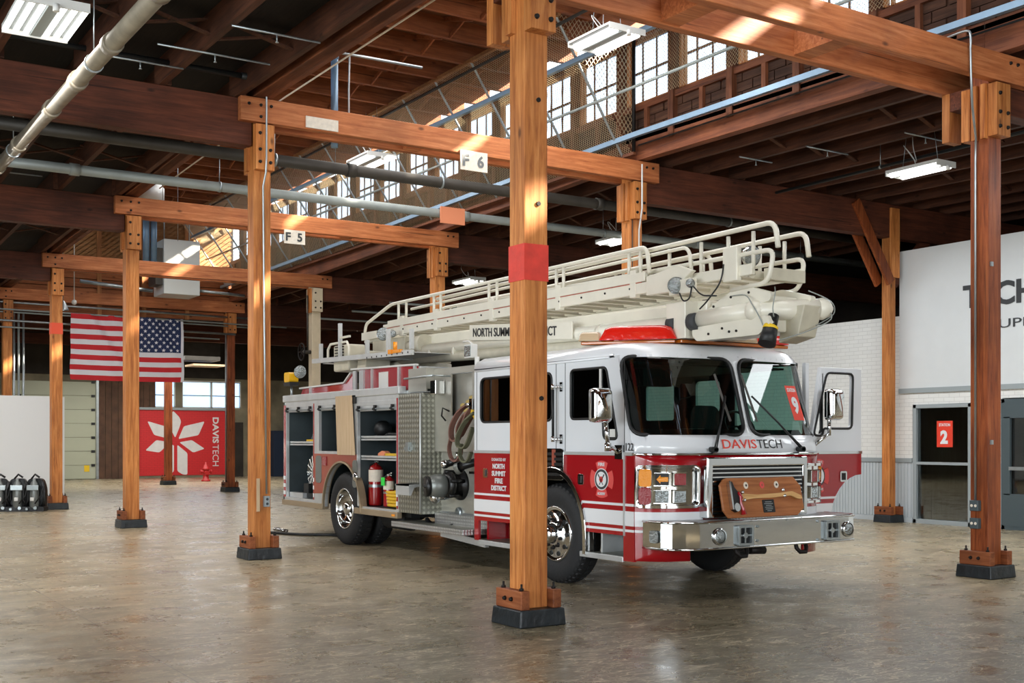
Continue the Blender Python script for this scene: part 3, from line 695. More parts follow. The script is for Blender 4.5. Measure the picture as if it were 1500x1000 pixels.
# valve wheel on the beige post
vx, vy = XD - .36, Yj(3) - .02
vh = MB().tube([(vx, vy + .21 * math.cos(a), 3.77 + .21 * math.sin(a)) for a in [2 * PI * k / 20 for k in range(20)]], .018, 6, closed=True)
for k in range(5): vh.bar((vx, vy, 3.77), (vx, vy + .2 * math.cos(k * 1.257), 3.77 + .2 * math.sin(k * 1.257)), .02, .02)
vw = vh.build('valve_wheel', MAT['iron'], D3); MB().cyl((vx, vy, 3.77), (XD - PW, vy, 3.77), .05).build('valve_body', MAT['pipe_dark'], vw)
MB().tube([(XD - .2, vy, 5.2), (XD - .2, vy, 3.8)], .02).build('conduit', MAT['pipe_dark'], D3)
# pipes at the far left post
for k, m in enumerate(('galv', 'pipe_grey', 'galv')): conduit('conduit', [(XA + .16 + .12 * k, Yj(4) - .1, 0), (XA + .16 + .12 * k, Yj(4) - .1, 5.0)], .03, MAT[m], A[4])

# ------------------------------------------------------------------ paired tie beams, deep girders
names = {-1: 'above and behind the camera', 0: 'crossing the upper right corner of the view', 1: 'with the F 6 sign, across the upper middle', 2: 'with the F 5 sign, over the flag side', 3: 'crossing in front of the far gable', 4: 'against the far gable planks'}
for j in range(-1, 5):
    t = TOP[j]
    for s, wh in ((-1, 'near'), (1, 'rear')):
        if j == 4 and s > 0 or j == -1: continue
        y = Yj(j) + s * (PW + .06) + (.33 if s > 0 and j == 0 else 0)
        b = thing('tie_beam', '%s timber of the paired tie beam %s' % (wh, names[j]), 'beam', ((XA + XD) / 2, y, t - .3), 'paired tie beams')
        MB().box(XA - .33, XD + (.38 if j else .75), y - .056, y + .056, t - .31, t).build('timber', MAT['beam_x'], b, bev=.008)
        if s < 0:
            for x0, x1 in ((XA - .22, 0), (XA - .06, 0), (XA + .08, 0), (XD + .12, 0), (XD + .25, 0)):
                MB().cyl((x0, y - .056, t - .09), (x0, y - .075, t - .09), .022, .016, n=8).build('bolt', MAT['iron'], b, fix=False)
            MB().cyl((XA - .06, y - .056, t - .24), (XA - .06, y - .075, t - .24), .022, .016, n=8).build('bolt', MAT['iron'], b, fix=False)
        else:
            for x in ((7.35, 9.15) if j == 0 else (7.7, 9.6)): MB().box(x - .12, x + .12, (8.09 if j == 0 else y - .176), y - .057, t - .29, t - .02).build('spacer_block', MAT['beam_x'], b)
gl = {1: 'at upper left, ending at the conduit post', 2: 'ending left of the flag-side post', 3: 'ending left of the orange-banded post', 4: 'at the far left above the pipes', 5: 'beyond the gable on the left'}
gr = {0: 'at the upper right corner behind the front post', 1: 'reaching the braced post at the white wall', 2: 'behind the ladder rails and orange plate', 3: 'behind the beige post', 4: 'second last behind the dark duct', 5: 'farthest in the dark'}
for j, lb in gl.items():
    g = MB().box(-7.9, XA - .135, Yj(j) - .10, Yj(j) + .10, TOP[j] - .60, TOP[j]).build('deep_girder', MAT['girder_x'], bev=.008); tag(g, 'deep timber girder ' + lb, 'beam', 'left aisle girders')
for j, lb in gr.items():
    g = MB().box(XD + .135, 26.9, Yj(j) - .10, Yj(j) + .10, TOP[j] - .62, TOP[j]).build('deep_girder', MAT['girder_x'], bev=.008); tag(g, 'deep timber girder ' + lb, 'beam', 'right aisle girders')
for j in (5, 6):
    g = MB().box(XA + .13, XD - .13, Yj(j) - .10, Yj(j) + .10, TOP[j] - .4, TOP[j]).build('tie_beam', MAT['girder_x']); tag(g, 'far dark cross beam beyond the gable, %s of two' % ('nearer' if j == 5 else 'farther'), 'beam', 'far beams')
# ------------------------------------------------------------------ trimmer beam and conduit above row A
t = MB(); 
for j in (-1, 0, 1, 2, 3): hexb(t, 5.28, 5.50, Yj(j), Yj(j + 1), TOP[j] + .02, TOP[j] + .36, TOP[j + 1] + .02, TOP[j + 1] + .36)
t.build('ceiling', MAT['beam_y'], kind='structure')
tag(MB().tube([(5.62, 1.8, 5.93), (5.62, 14.3, 5.99), (5.62, 20, 5.86)], .012, 6).build('conduit', MAT['white_sign']), 'thin pale conduit running along the edge of the raised bay', 'conduit')

# slanted guard mesh of the raised bay
def mp_(y, u): return (10.05 + u * 1.45, y, 8.0 - u * 1.92)      # u: 0 top .. 1 bottom
gm = thing('guard_mesh', 'slanted wire mesh guard with steel poles before the clerestory windows', 'mesh', (10.8, 24, 6.1))
ms = MB(); L_ = math.hypot(1.45, 1.92); pit = .058; r = .0032
def wire_rect(m, y0, y1, P, H, pit, r):
    """diamond mesh over y0..y1 and height H; P(y,h)->3D"""
    k = y0 - H
    while k < y1:
        for sg in (1, -1):
            a, b = (k, 0), (k + H, H)
            ya, ha, yb, hb = k, 0.0, k + H, H
            if ya < y0: ha = y0 - ya; ya = y0
            if yb > y1: hb = H - (yb - y1); yb = y1
            if hb > ha:
                if sg < 0: ha, hb = H - ha, H - hb
                p0, p1 = Vector(P(ya, ha)), Vector(P(yb, hb)); d = (p1 - p0).normalized(); u = d.orthogonal().normalized() * r; v = d.cross(u)
                m.add([p0 + u, p0 - u * .5 + v * .87, p0 - u * .5 - v * .87, p1 + u, p1 - u * .5 + v * .87, p1 - u * .5 - v * .87], [(0, 1, 4, 3), (1, 2, 5, 4), (2, 0, 3, 5)])
        k += pit
wire_rect(ms, 14.45, 33.8, lambda y, h: mp_(y, h / L_), L_, pit, r)
ms.build('wire_mesh', MAT['wire'], gm, kind='stuff', fix=False)
ms = MB()
k = -2.0
while k < 2.4:      # closing triangle at the near end
    for sg in (1, -1):
        pts = []
        for t_ in range(41):
            z = 6.08 + 1.92 * t_ / 40; x = (10.05 + k + (z - 6.08) * .75) if sg > 0 else (10.05 + k + (8 - z) * .75)
            if x < 11.55 and x > 10.05 + (8 - z) * .755: pts.append((x, 14.45, z))
        if len(pts) > 1: ms.bar(pts[0], pts[-1], .006, .006)
    k += .08
ms.build('wire_mesh', MAT['wire'], gm, kind='stuff', fix=False)
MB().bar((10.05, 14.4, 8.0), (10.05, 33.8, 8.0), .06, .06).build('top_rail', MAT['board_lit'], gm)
MB().bar((11.5, 14.4, 6.08), (11.5, 33.8, 6.0), .05, .05).build('bottom_rail', MAT['stud'], gm)
for k in range(16): 
    y = 14.5 + 1.27 * k
    MB().cyl(mp_(y, 0), mp_(y + .2, 1.0), .022, n=8).build('pole', MAT['galv'], gm, fix=False)
# window guard wire
gw = thing('window_guard', 'vertical wire guard mesh fixed over the near clerestory windows', 'mesh', (11.6, 9, 6.9))
ms = MB(); wire_rect(ms, 3.5, 14.4, lambda y, h: (11.55, y, 6.88 + h), 1.06, .058, .0028); ms.build('wire_mesh', MAT['wire'], gw, kind='stuff', fix=False)
# long struts on the mesh
def run(name, pts, r, m, label, cat='pipe', n=8, group=None, sq=False):
    b = MB()
    if sq:
        for p, q in zip(pts[:-1], pts[1:]): b.bar(p, q, r * 2, r * 2.2)
    else: b.tube(pts, r, n)
    return tag(b.build(name, MAT[m]), label, cat, group)
run('strut_channel', [(10.46, 9.5, 7.36), (10.44, 33.8, 7.5)], .035, 'strut_blue', 'blue grey strut channel on the middle of the slanted guard mesh', 'strut', sq=True)
run('strut_channel', [(11.28, 2, 6.18), (11.34, 14.2, 6.30), (11.32, 33.8, 6.1)], .035, 'strut_blue', 'blue grey strut channel along the foot of the clerestory wall', 'strut', sq=True)
run('strut_channel', [(10.90, 8, 6.82), (10.86, 33.8, 6.88)], .024, 'pipe_grey', 'grey pipe crossing low over the clerestory windows', 'pipe')
run('strut_channel', [(10.10, 12, 7.86), (10.08, 33.8, 7.9)], .026, 'pipe_dark', 'dark pipe along the top of the slanted guard mesh', 'pipe')
run('conduit', [(11.5, 2, 6.10), (11.5, 14.3, 6.18)], .014, 'pipe_black', 'thin black cable along the clerestory header', 'conduit')
run('chain_post', [(11.5, 14.42, 6.1), (11.5, 14.42, 8.0)], .03, 'iron', 'dark upright at the near end of the guard mesh', 'post')

# ------------------------------------------------------------------ sprinkler and air pipes
def pipe(label, p0, p1, r, m, coup=(), hang=(), top=6.2, cap=None):
    p0, p1 = Vector(p0), Vector(p1); t = thing('pipe', label, 'pipe', p0)
    MB().cyl(p0, p1, r, n=16).build('pipe_run', MAT[m], t)
    d = (p1 - p0).normalized(); l = (p1 - p0).length
    for c in coup:
        c = p0 + d * c; MB().cyl(c - d * .07, c + d * .07, r * 1.22, n=16).build('coupling', MAT[m], t)
    for h in hang:
        c = p0 + d * h; MB().cyl(c - d * .015, c + d * .015, r * 1.15, n=16).cyl(c + V(0, 0, r), (c.x, c.y, top), .006, n=6).build('hanger', MAT['galv'], t)
    return t
pipe('dark sprinkler main crossing behind the conduit post and the front post', (-4, 16, 5.6), (26, 16, 5.6), .085, 'pipe_dark', (4.5, 11.35, 16), (2, 6.9, 10.15, 12.9, 19), 6.0)
pipe('pale grey pipe crossing the whole hall behind the conduit post', (-2, 18, 5.56), (26, 18, 5.56), .075, 'pipe_grey', (5.8, 12.5, 18), (3.2, 8, 15.6, 21), 6.0)
pipe('thick worn pipe slanting down through the upper left corner', (2.63, 7.0, 5.09), (2.63, 17.7, 5.30), .080, 'pipe_worn', (2.3, 3.9, 5.3, 6.6, 8.6, 10.2), (4.6, 9), 6.3)
pipe('black pipe ending in a cap above the left aisle girder', (-2, 14.1, 6.12), (5.12, 14.1, 6.12), .035, 'pipe_black', (7.05,), (3.4,), 6.3)
pipe('black pipe hanging in the right aisle below the joists', (12.9, 15.3, 5.98), (24, 15.3, 5.9), .05, 'pipe_black', (.1,), (.3, 4), 6.2)
pipe('dark sprinkler branch along the right aisle', (14.4, 6, 5.75), (14.4, 14.2, 5.75), .025, 'pipe_black', (), (2, 6), 6.1)
for k, (x0, x1, y) in enumerate(((12.6, 13.3, 13.2), (13.0, 13.9, 12.2), (13.6, 14.5, 10.9), (3.1, 4.1, 13.6), (3.6, 4.9, 12.9), (4.1, 5.1, 11.9), (2.4, 3.2, 19.2), (2.2, 3.8, 20.4))):
    t = thing('sprinkler_branch', 'thin sprinkler branch with a head under the joists of the %s aisle, %s' % ('right' if x0 > 10 else 'left', ['farthest', 'middle', 'nearest', 'second', 'third', 'fourth', 'second bay near', 'second bay far'][k]), 'pipe', (x0, y, 5.9), 'sprinkler branches')
    MB().cyl((x0, y, 5.92), (x1, y, 5.92), .012, n=8).build('pipe_run', MAT['galv'], t); xm = (x0 + x1) / 2
    MB().cyl((xm, y, 5.92), (xm, y, 5.84), .008, n=6).lathe([(0, 0), (.02, .0), (.004, .02)], (xm, y, 5.83)).build('sprinkler_head', MAT['galv'], t)
# risers
tag(MB().cyl((6.62, 14.95, 5.62), (6.62, 14.95, 6.95), .05, n=12).cyl((6.62, 14.95, 6.86), (6.62, 14.95, 6.97), .062, n=12).build('pipe_riser', MAT['strut_blue']), 'grey riser pipe standing on the dark main behind the tie beam', 'pipe')
tag(MB().tube([(6.85, 14.95, 6.96), (6.86, 15.0, 6.5), (6.84, 14.95, 5.98)], .012, 6).build('cable', MAT['lamp_white']), 'white cable hanging beside the grey riser pipe', 'cable')
tag(MB().tube([(5.62, 14.9, 6.93), (8, 14.95, 6.97)], .02, 6).build('conduit', MAT['galv']), 'conduit feeding the top of the grey riser', 'conduit')
for k, (z, y) in enumerate(((4.55, 33.6), (4.72, 33.65), (4.95, 33.7), (5.22, 33.75), (4.98, 33.36))):
    tag(MB().tube([(1.5 if k else -1, y, z + .1), (11.2 + k * .5, y, z - .02)], .03 if k % 2 else .022, 8).build('pipe', MAT['galv' if k % 2 else 'pipe_grey']), 'pale pipe crossing the far gable planks, %s' % ['lowest behind the flag', 'second from below', 'middle', 'uppermost', 'in front of the flag top'][k], 'pipe', 'gable pipes')
for k in range(4):
    tag(MB().cyl((13.5, 27 + k * 2.3, 5.1), (26, 27 + k * 2.3, 5.1), .03, n=8).build('pipe', MAT['pipe_grey']), 'thin far pipe under the dark right aisle ceiling, %s of four' % ['nearest', 'second', 'third', 'farthest'][k], 'pipe', 'far aisle pipes')
pipe('large duct far beyond the ladder rails', (14.5, 24, 4.6), (27, 24, 4.6), .22, 'pipe_grey', (), (4,), 5.5)
# hanging wires in the raised bay
for k, (x, y) in enumerate(((6.2, 16.5), (6.6, 18.1), (7.2, 19.3), (7.5, 16.9), (6.1, 21.5), (7.0, 23.6))):
    tag(MB().cyl((x, y, 5.6), (x, y, 8.33), .005, n=5).build('hanging_wire', MAT['galv']), None, 'wire', 'thin wires hanging in the raised bay', None)['label'] = 'thin straight wire hanging from the raised ceiling behind the tie beams'

# ------------------------------------------------------------------ lamps
def fixture(x, y, z, label, ln=.85, wdt=.52, top=6.2, pw=40, along='y', tubes=3):
    t = thing('ceiling_lamp', label, 'lamp', (x, y, z), 'tube lamps')
    B = lambda a0, a1, b0, b1, c0, c1: (MB().box(x + a0, x + a1, y + b0, y + b1, z + c0, z + c1))
    h, l = wdt / 2, ln / 2
    B(-h, h, -l, l, .035, .07).build('housing', MAT['lamp_white'], t, bev=.004)
    B(-h * .16, h * .16, -l, l, 0, .035).build('ballast_cover', MAT['trim_grey'], t)
    B(-h * .97, h * .97, -l * .97, l * .97, .03, .035).build('gap_shade', MAT['gap_shade'], t)  # dark sheet added so the gaps between the tubes look shaded
    for s in (-1, 1):
        for k in range(tubes):
            xx = x + s * h * (.30 + .62 * k / max(1, tubes - 1)) if tubes > 1 else x + s * h * .6
            MB().cyl((xx, y - l + .03, z + .012), (xx, y + l - .03, z + .012), h * (.085 if tubes > 1 else .22), n=8).build('tube', MAT['tube_on'], t, fix=False)
    for s in (-1, 1): B(-h, h, s * l - .008, s * l + .008, -.015, .07).build('end_plate', MAT['lamp_white'], t)
    MB().cyl((x, y - l - .03, z - .0), (x, y - l - .03, z - .07), .03, n=12).build('sensor', MAT['lamp_white'], t)
    w_ = MB()
    for s in (-1, 1): w_.cyl((x, y + s * l * .7, z + .07), (x, y + s * l * .5, top), .004, n=5)
    w_.build('hanging_wire', MAT['galv'], t)
    MB().tube(smooth([(x + .05, y + .1, z + .07), (x + .1, y + .2, z + .25), (x - .05, y + .25, z + .42), (x - .15, y + .1, z + .3), (x - .02, y + .05, z + .15), (x + .1, y + .2, z + .4), (x + .2, y + .3, top)]), .007, 6).build('cable', MAT['lamp_white'], t)
    area('lamp_light', (x, y, z - .05), (wdt, ln), pw, (0, 0, -1), (1, .98, .95))
fixture(2.24, 11.9, 5.6, 'bright tube lamp hanging at the upper left corner', 1.0, .62, tubes=3, pw=45)
fixture(9.8, 12.9, 7.1, 'tube lamp hanging before the clerestory windows, right of the front post', .95, .62, 8.0, 40, tubes=1)
fixture(9.9, 20.6, 7.0, 'tube lamp seen under the tie beam with the F 6 sign', .95, .62, 8.0, 30, tubes=1)
fixture(14.25, 11.15, 5.5, 'tube lamp hanging in the right aisle', .9, .42, tubes=1, pw=25)
fixture(14.7, 25.0, 5.5, 'tube lamp left of the front post, over the ladder', .9, .45, tubes=1, pw=20)
fixture(14.2, 18.3, 5.5, 'tube lamp behind the post above the ladder rails', .9, .45, tubes=1, pw=20)
fixture(16.6, 35.6, 5.3, 'small far tube lamp left of the ladder tip', .9, .6, 5.6, 20, tubes=1)
tag(MB().lathe([(0, 0), (.11, .0), (.12, .02), (.10, .045), (0, .05)], (1.62, 12.0, 5.55)).build('smoke_detector', MAT['lamp_white']), 'round white detector disc at the left edge below the big lamp', 'detector')
# bell lamps far left
t = thing('bell_lamp', 'small bell-shaped lamp hanging left of the orange-banded post', 'lamp', (5.55, 28.2, 4.6))
MB().lathe([(.03, .22), (.06, .18), (.13, .02), (.13, 0)], (5.7, 28.2, 4.55)).cyl((5.7, 28.2, 4.75), (5.7, 28.2, 8.33), .01).build('shade', MAT['galv'], t); MB().sphere((5.95, 28.2, 4.75), .06).cyl((5.95, 28.2, 4.8), (5.95, 28.2, 8.33), .01).build('bulb', MAT['lamp_white'], t)

# ------------------------------------------------------------------ signs, plates
def sign(name, label, x0, x1, z0, z1, y, txts, m='white_sign', lm='letter_grey'):
    t = thing(name, label, 'sign', ((x0 + x1) / 2, y, z0))
    MB().box(x0, x1, y, y + .02, z0, z1).build('board', MAT[m], t)
    h = (z1 - z0) * .62
    for tx, fx in txts:
        place(text_mb(tx, h, h * .62, .004, bold=.03), (x0 + (x1 - x0) * fx, y - .004, z0 + (z1 - z0) * .19), (1, 0, 0), (0, 0, 1)).build('letter', MAT[lm], t)
sign('bay_sign', 'white F 6 sign hanging below the tie beam beside the front post', 8.31, 8.76, 5.42, 5.70, 14.365, (('F', .07), ('6', .62)))
sign('bay_sign', 'F 5 sign hanging below the farther tie beam', 8.18, 8.60, 5.27, 5.53, 20.785, (('F', .07), ('5', .62)), lm='letter_dark')
tag(MB().box(5.96, 6.42, 14.37, 14.389, 5.68, 5.83).build('wood_plate', MAT['white_sign']), 'pale wooden plate screwed to the tie beam near the conduit post', 'plate')
tag(MB().box(9.93, 10.42, 17.86, 17.89, 5.37, 5.66).build('metal_plate', MAT['orange_plate']), 'orange-tan square plate hung on the pale pipe', 'plate')
# ------------------------------------------------------------------ HVAC unit in the raised bay
hv = thing('heater_unit', 'white box heater hanging high before the far gable', 'heater', (9.6, 32.2, 5.5))
MB().box(9.05, 10.05, 31.8, 32.8, 5.55, 7.05).build('cabinet', MAT['hvac_white'], hv, bev=.02)
MB().box(8.85, 9.05, 31.9, 32.6, 5.8, 6.8).build('burner_box', MAT['pipe_dark'], hv)
for x in (8.6, 8.8): MB().cyl((x, 31.9, 6.4), (x, 31.9, 8.0), .09, n=12).build('flue', MAT['strut_blue'], hv)
MB().cyl((9.2, 32.3, 7.05), (9.2, 32.3, 8.33), .015).cyl((9.9, 32.3, 7.05), (9.9, 32.3, 8.33), .015).build('hanger', MAT['galv'], hv)
MB().tube([(8.75, 31.9, 6.4), (8.8, 31.9, 6.2), (9.0, 31.9, 6.1)], .1).build('flue_elbow', MAT['duct'], hv)
MB().cyl((6.9, 32.0, 5.75), (8.8, 32.0, 5.62), .05).build('gas_pipe', MAT['galv'], hv); MB().cyl((10.0, 32.0, 5.72), (11.4, 32.0, 5.66), .04).build('gas_pipe', MAT['galv'], hv)
tag(MB().lathe([(.1, 0), (.28, .02), (.28, .3), (.1, .55)], (6.15, 22.6, 6.1)).build('roof_vent', MAT['duct']), 'rounded metal vent hood on top of the left end of the tie beam', 'vent')
# dark duct box over the far window
du = thing('duct_box', 'grey sheet metal duct box hanging over the far windows', 'duct', (13.0, 42, 4.0))
MB().box(12.6, 13.9, 41.6, 42.6, 4.45, 5.5).cyl((13.2, 42, 5.5), (13.2, 42, 5.98), .02).build('box', MAT['pipe_dark'], du); MB().box(12.9, 14.1, 41.6, 42.6, 4.25, 4.32).build('tray', MAT['ply'], du)

# ------------------------------------------------------------------ flag
FX0, FX1, FZ0, FZ1, FY = 6.94, 9.98, 3.22, 5.03, 33.35
fl = thing('flag', 'large American flag with red and white stripes hanging before the gable', 'flag', (8.5, FY, 3.2))
def fpt(u, v, d=0):     # u 0..1 left-right, v 0..1 bottom-top
    x = FX0 + (FX1 - FX0) * u; z = FZ0 + (FZ1 - FZ0) * v - .02 * math.sin(u * 3.1) * (1 if v < .5 else .6) - .05 * u * (0 if v > .5 else 0)
    y = FY + .05 * math.sin(9 * u + 5 * v) * (1 - v * .4) + .03 * math.sin(22 * u + 9 * v) + .035 * math.sin(34 * (u + .35 * v)) * (.4 + .6 * (1 - u))
    return (x, y - d, z)
def fsheet(m, u0, u1, v0, v1, nu, nv, d=0):
    vs = [fpt(u0 + (u1 - u0) * i / nu, v0 + (v1 - v0) * k / nv, d) for k in range(nv + 1) for i in range(nu + 1)]
    return m.add(vs, [(k * (nu + 1) + i, k * (nu + 1) + i + 1, (k + 1) * (nu + 1) + i + 1, (k + 1) * (nu + 1) + i) for k in range(nv) for i in range(nu)], True)
for k in range(13):
    fsheet(MB(), 0, (.60 if k >= 6 else 1.0), k / 13, (k + 1) / 13, 60, 2).build('stripe', MAT['flag_red' if k % 2 == 0 else 'flag_white'], fl)
fsheet(MB(), .60, 1.0, 6 / 13, 1, 30, 12).build('canton', MAT['flag_blue'], fl)
fsheet(MB(), 1.0, 1.025, 0, 1, 2, 16).build('heading', MAT['flag_white'], fl)
for r_ in range(9):
    for c_ in range(6 if r_ % 2 == 0 else 5):
        u = .60 + .4 * ((c_ + .5) / 6 + (0 if r_ % 2 == 0 else 1 / 12)); v = 6 / 13 + 7 / 13 * (r_ + .6) / 9.2
        ring = []
        for k in range(10):
            rr = .055 if k % 2 == 0 else .023; a = PI / 2 + k * PI / 5
            ring.append(fpt(u + rr * math.cos(a) / (FX1 - FX0), v + rr * math.sin(a) / (FZ1 - FZ0), .008))
        MB().add([fpt(u, v, .008)] + ring, [(0, 1 + k, 1 + (k + 1) % 10) for k in range(10)]).build('star', MAT['flag_white'], fl, fix=False)
# ------------------------------------------------------------------ partition and breathing packs
pt = thing('partition', 'white freestanding partition wall behind the breathing packs', 'partition', (4, 30.3, 0))
MB().box(-2.5, 6.08, 30.3, 30.42, 0.02, 2.63).build('panel', MAT['white_wall'], pt, bev=.006)
MB().box(6.08, 6.16, 30.28, 30.44, 0, 2.62).build('end_trim', MAT['lamp_white'], pt)
mat('pack_black', (20, 21, 23), .45, bump=(30, .3)); mat('tank_grey', (120, 124, 122), .35, .3)
def pack():
    p = thing('breathing_pack', 'x', 'equipment', (0, 0, 0))
    b = MB(); b.prism(roundpoly([(-.17, .02), (.17, .02), (.19, .42), (.13, .62), (-.13, .62), (-.19, .42)], .07), fY(0), -.06, .06).build('back_plate', MAT['pack_black'], p)
    MB().lathe([(0, 0), (.06, .01), (.085, .05), (.085, .42), (.06, .50), (.03, .54), (.03, .58), (0, .58)], (0, -.13, .04)).build('air_cylinder', MAT['tank_grey'], p)
    MB().tube([(-.14, -.1, .56), (-.19, -.16, .40), (-.2, -.14, .22), (-.12, -.1, .08)], .03, 6).tube([(.14, -.1, .56), (.19, -.16, .40), (.2, -.14, .22), (.12, -.1, .08)], .03, 6).build('shoulder_strap', MAT['pack_black'], p)
    MB().tube([(.12, -.15, .6), (.2, -.2, .5), (.16, -.24, .3), (.05, -.24, .15)], .014, 6).tube([(-.05, -.12, .62), (.02, -.14, .7), (.1, -.13, .64)], .02, 6).build('air_hose', MAT['pack_black'], p)
    MB().box(-.11, .11, -.24, -.20, .40, .50).build('band', MAT['galv'], p, bev=.01); MB().box(-.035, .035, -.26, -.22, .2, .27).build('gauge', MAT['lamp_white'], p, bev=.008)
    MB().prism(rrect(-.2, .2, 0, .09, .03), fY(0), -.2, .05).build('belt', MAT['pack_black'], p); MB().cyl((.06, -.24, .07), (.06, -.27, .07), .03).cyl((-.1, -.22, .05), (-.1, -.25, .05), .025).build('buckle', MAT['galv'], p)
    return p
pk = pack(); pls = ['rightmost black breathing pack beside the orange-banded post', 'second black breathing pack from the post, with a white gauge', 'third black breathing pack, cut by the left picture edge']
for k, (x, y) in enumerate(((4.91, 27.0), (4.57, 27.15), (4.22, 27.35), )):
    q = pk if k == 0 else copy_tree(pk)
    q.location = (x, y, 0); q.rotation_euler = (0, 0, -.5 + .15 * k); q.scale = (1.15, 1.15, 1.15); q['label'] = pls[k]; q['group'] = 'breathing packs on the floor'
# hydrant
h = thing('fire_hydrant', 'red fire hydrant standing before the mural', 'hydrant', (13.81, 43, 0))
MB().lathe([(0, 0), (.17, 0), (.17, .05), (.11, .07), (.10, .42), (.14, .44), (.14, .48), (.10, .52), (.08, .60), (.03, .66), (.03, .72), (0, .72)], (13.81, 43, 0)).build('barrel', MAT['hydrant_red'], h)
for s in (-1, 1): MB().cyl((13.81, 43, .36), (13.81 + s * .2, 43, .36), .06).cyl((13.81 + s * .18, 43, .36), (13.81 + s * .22, 43, .36), .075).build('side_outlet', MAT['hydrant_red'], h)
MB().cyl((13.81, 43, .32), (13.81, 42.84, .32), .08).build('front_outlet', MAT['hydrant_red'], h)
# ================================================================== FIRE TRUCK
mat('truck_white', (224, 228, 232), .28, coat=.6)
mat('truck_red', (158, 14, 24), .25, coat=.8)
mat('stripe_white', (228, 230, 232), .3, coat=.4)
mat('rose_metal', (172, 92, 74), .35, .4, var=(2, .15))
mat('chrome', (214, 216, 216), .07, 1.0)
mat('stainless', (186, 184, 174), .34, .6, var=(1.6, .14, (1, 1, 3)))
mat('alu', (208, 211, 211), .42, .6, var=(5, .08))
mat('alu_beige', (176, 158, 132), .4, .6)
mat('tire', (26, 27, 29), .7, bump=(30, .2))
mat('rubber', (16, 17, 18), .5)
mat('dark_inside', (34, 44, 52), .6)
mat('dark_blue_grey', (66, 76, 80), .5, .3, var=(2, .3))
mat('cab_inside', (26, 34, 38), .6)
mat('seat', (18, 20, 22), .7)
mat('undercarriage', (18, 19, 20), .7)
mat('amber', (240, 150, 20), .25, coat=.5, bump=(60, .4))
mat('red_lens', (140, 14, 24), .2, coat=.7, bump=(60, .3))
mat('red_bar', (212, 32, 20), .15, coat=.8, bump=(18, .3))
mat('lens', (150, 156, 156), .12, .85, bump=(45, 1.0))
mat('ladder_white', (226, 222, 206), .38, coat=.2, var=(4, .05))
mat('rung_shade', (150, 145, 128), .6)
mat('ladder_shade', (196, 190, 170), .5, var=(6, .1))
mat('sticker_red', (226, 62, 40), .5)
mat('emblem_red', (214, 78, 74), .5)
mat('ext_red', (150, 16, 20), .25, coat=.6)
mat('yellow_hose', (222, 176, 40), .6)
mat('hose_brown', (122, 86, 74), .8, bump=(80, .3))
mat('hose_olive', (92, 92, 70), .8, bump=(80, .3))
mat('hose_tan', (184, 160, 96), .8)
mat('green_tag', (50, 210, 70), .6)
mat('brass_dark', (50, 50, 50), .35, .8)
mat('valve_grey', (128, 132, 128), .4, .5)
mat('black_letter', (28, 28, 30), .5)
mat('yellow_lamp', (232, 176, 20), .4)
def diamond(name, col, sc=30):
    m = bpy.data.materials.new(name); m.use_nodes = True; nt = m.node_tree; N = nt.nodes; L = nt.links; b = N['Principled BSDF']
    tc = N.new('ShaderNodeTexCoord'); sp = N.new('ShaderNodeSeparateXYZ'); L.new(tc.outputs['Object'], sp.inputs[0])
    def mth(op, a, c=None):
        q = N.new('ShaderNodeMath'); q.operation = op
        for i, v in enumerate((a, c)):
            if v is None: continue
            if hasattr(v, 'links'): L.new(v, q.inputs[i])
            else: q.inputs[i].default_value = v
        return q.outputs[0]
    xy = mth('ADD', sp.outputs[0], sp.outputs[1])
    a = mth('SINE', mth('MULTIPLY', mth('ADD', xy, sp.outputs[2]), 3.1416 * sc)); c = mth('SINE', mth('MULTIPLY', mth('SUBTRACT', xy, sp.outputs[2]), 3.1416 * sc))
    h = mth('MULTIPLY', a, c); h2 = mth('GREATER_THAN', h, .35)
    cr = N.new('ShaderNodeMix'); cr.data_type = 'RGBA'; L.new(h2, cr.inputs[0]); k = srgb(col); cr.inputs[6].default_value = (*[x * .75 for x in k], 1); cr.inputs[7].default_value = (*[min(1, x * 1.25) for x in k], 1)
    L.new(cr.outputs[2], b.inputs['Base Color']); b.inputs['Metallic'].default_value = .8; b.inputs['Roughness'].default_value = .36
    bp = N.new('ShaderNodeBump'); bp.inputs['Strength'].default_value = .8; bp.inputs['Distance'].default_value = .004; L.new(h, bp.inputs['Height']); L.new(bp.outputs[0], b.inputs['Normal'])
    MAT[name] = m
diamond('diamond', (168, 168, 156), 15); diamond('diamond_light', (206, 208, 208), 24)

TX, XN, XF = 8.40, 7.15, 9.65
tk = thing('fire_truck', 'white and red ladder fire truck with open side compartments', 'fire truck', (TX, 13.2, 0))
def T(m, name, mt, p=None, **k): return m.build(name, MAT[mt], p or tk, **k)

# ---- curved cab front
_tab = []
def _g(u): return .12 * u * u + .25 * abs(u) ** 10
_s = 0; _N = 200
for i in range(_N + 1):
    u = i / _N
    if i: _s += math.hypot(1.25 / _N, _g(u) - _g((i - 1) / _N))
    _tab.append((_s, u))
SM = _s
def u_of(s):
    a = min(abs(s), SM); lo = 0
    for k in range(1, len(_tab)):
        if _tab[k][0] >= a:
            t = (a - _tab[k - 1][0]) / (_tab[k][0] - _tab[k - 1][0]); u = _tab[k - 1][1] + t * (_tab[k][1] - _tab[k - 1][1]); break
    else: u = 1
    return math.copysign(u, s)
def s_of(x):
    u = (x - TX) / 1.25; k = min(_N, int(abs(u) * _N)); return math.copysign(_tab[k][0], u)
def base(z):
    P = [(0, 8.63), (1.40, 8.60), (1.50, 8.62), (1.60, 8.67), (2.36, 8.89), (2.45, 8.95), (2.6, 9.05)]
    for (a, b), (c, d) in zip(P[:-1], P[1:]):
        if z <= c: return b + (d - b) * (z - a) / (c - a)
    return P[-1][1]
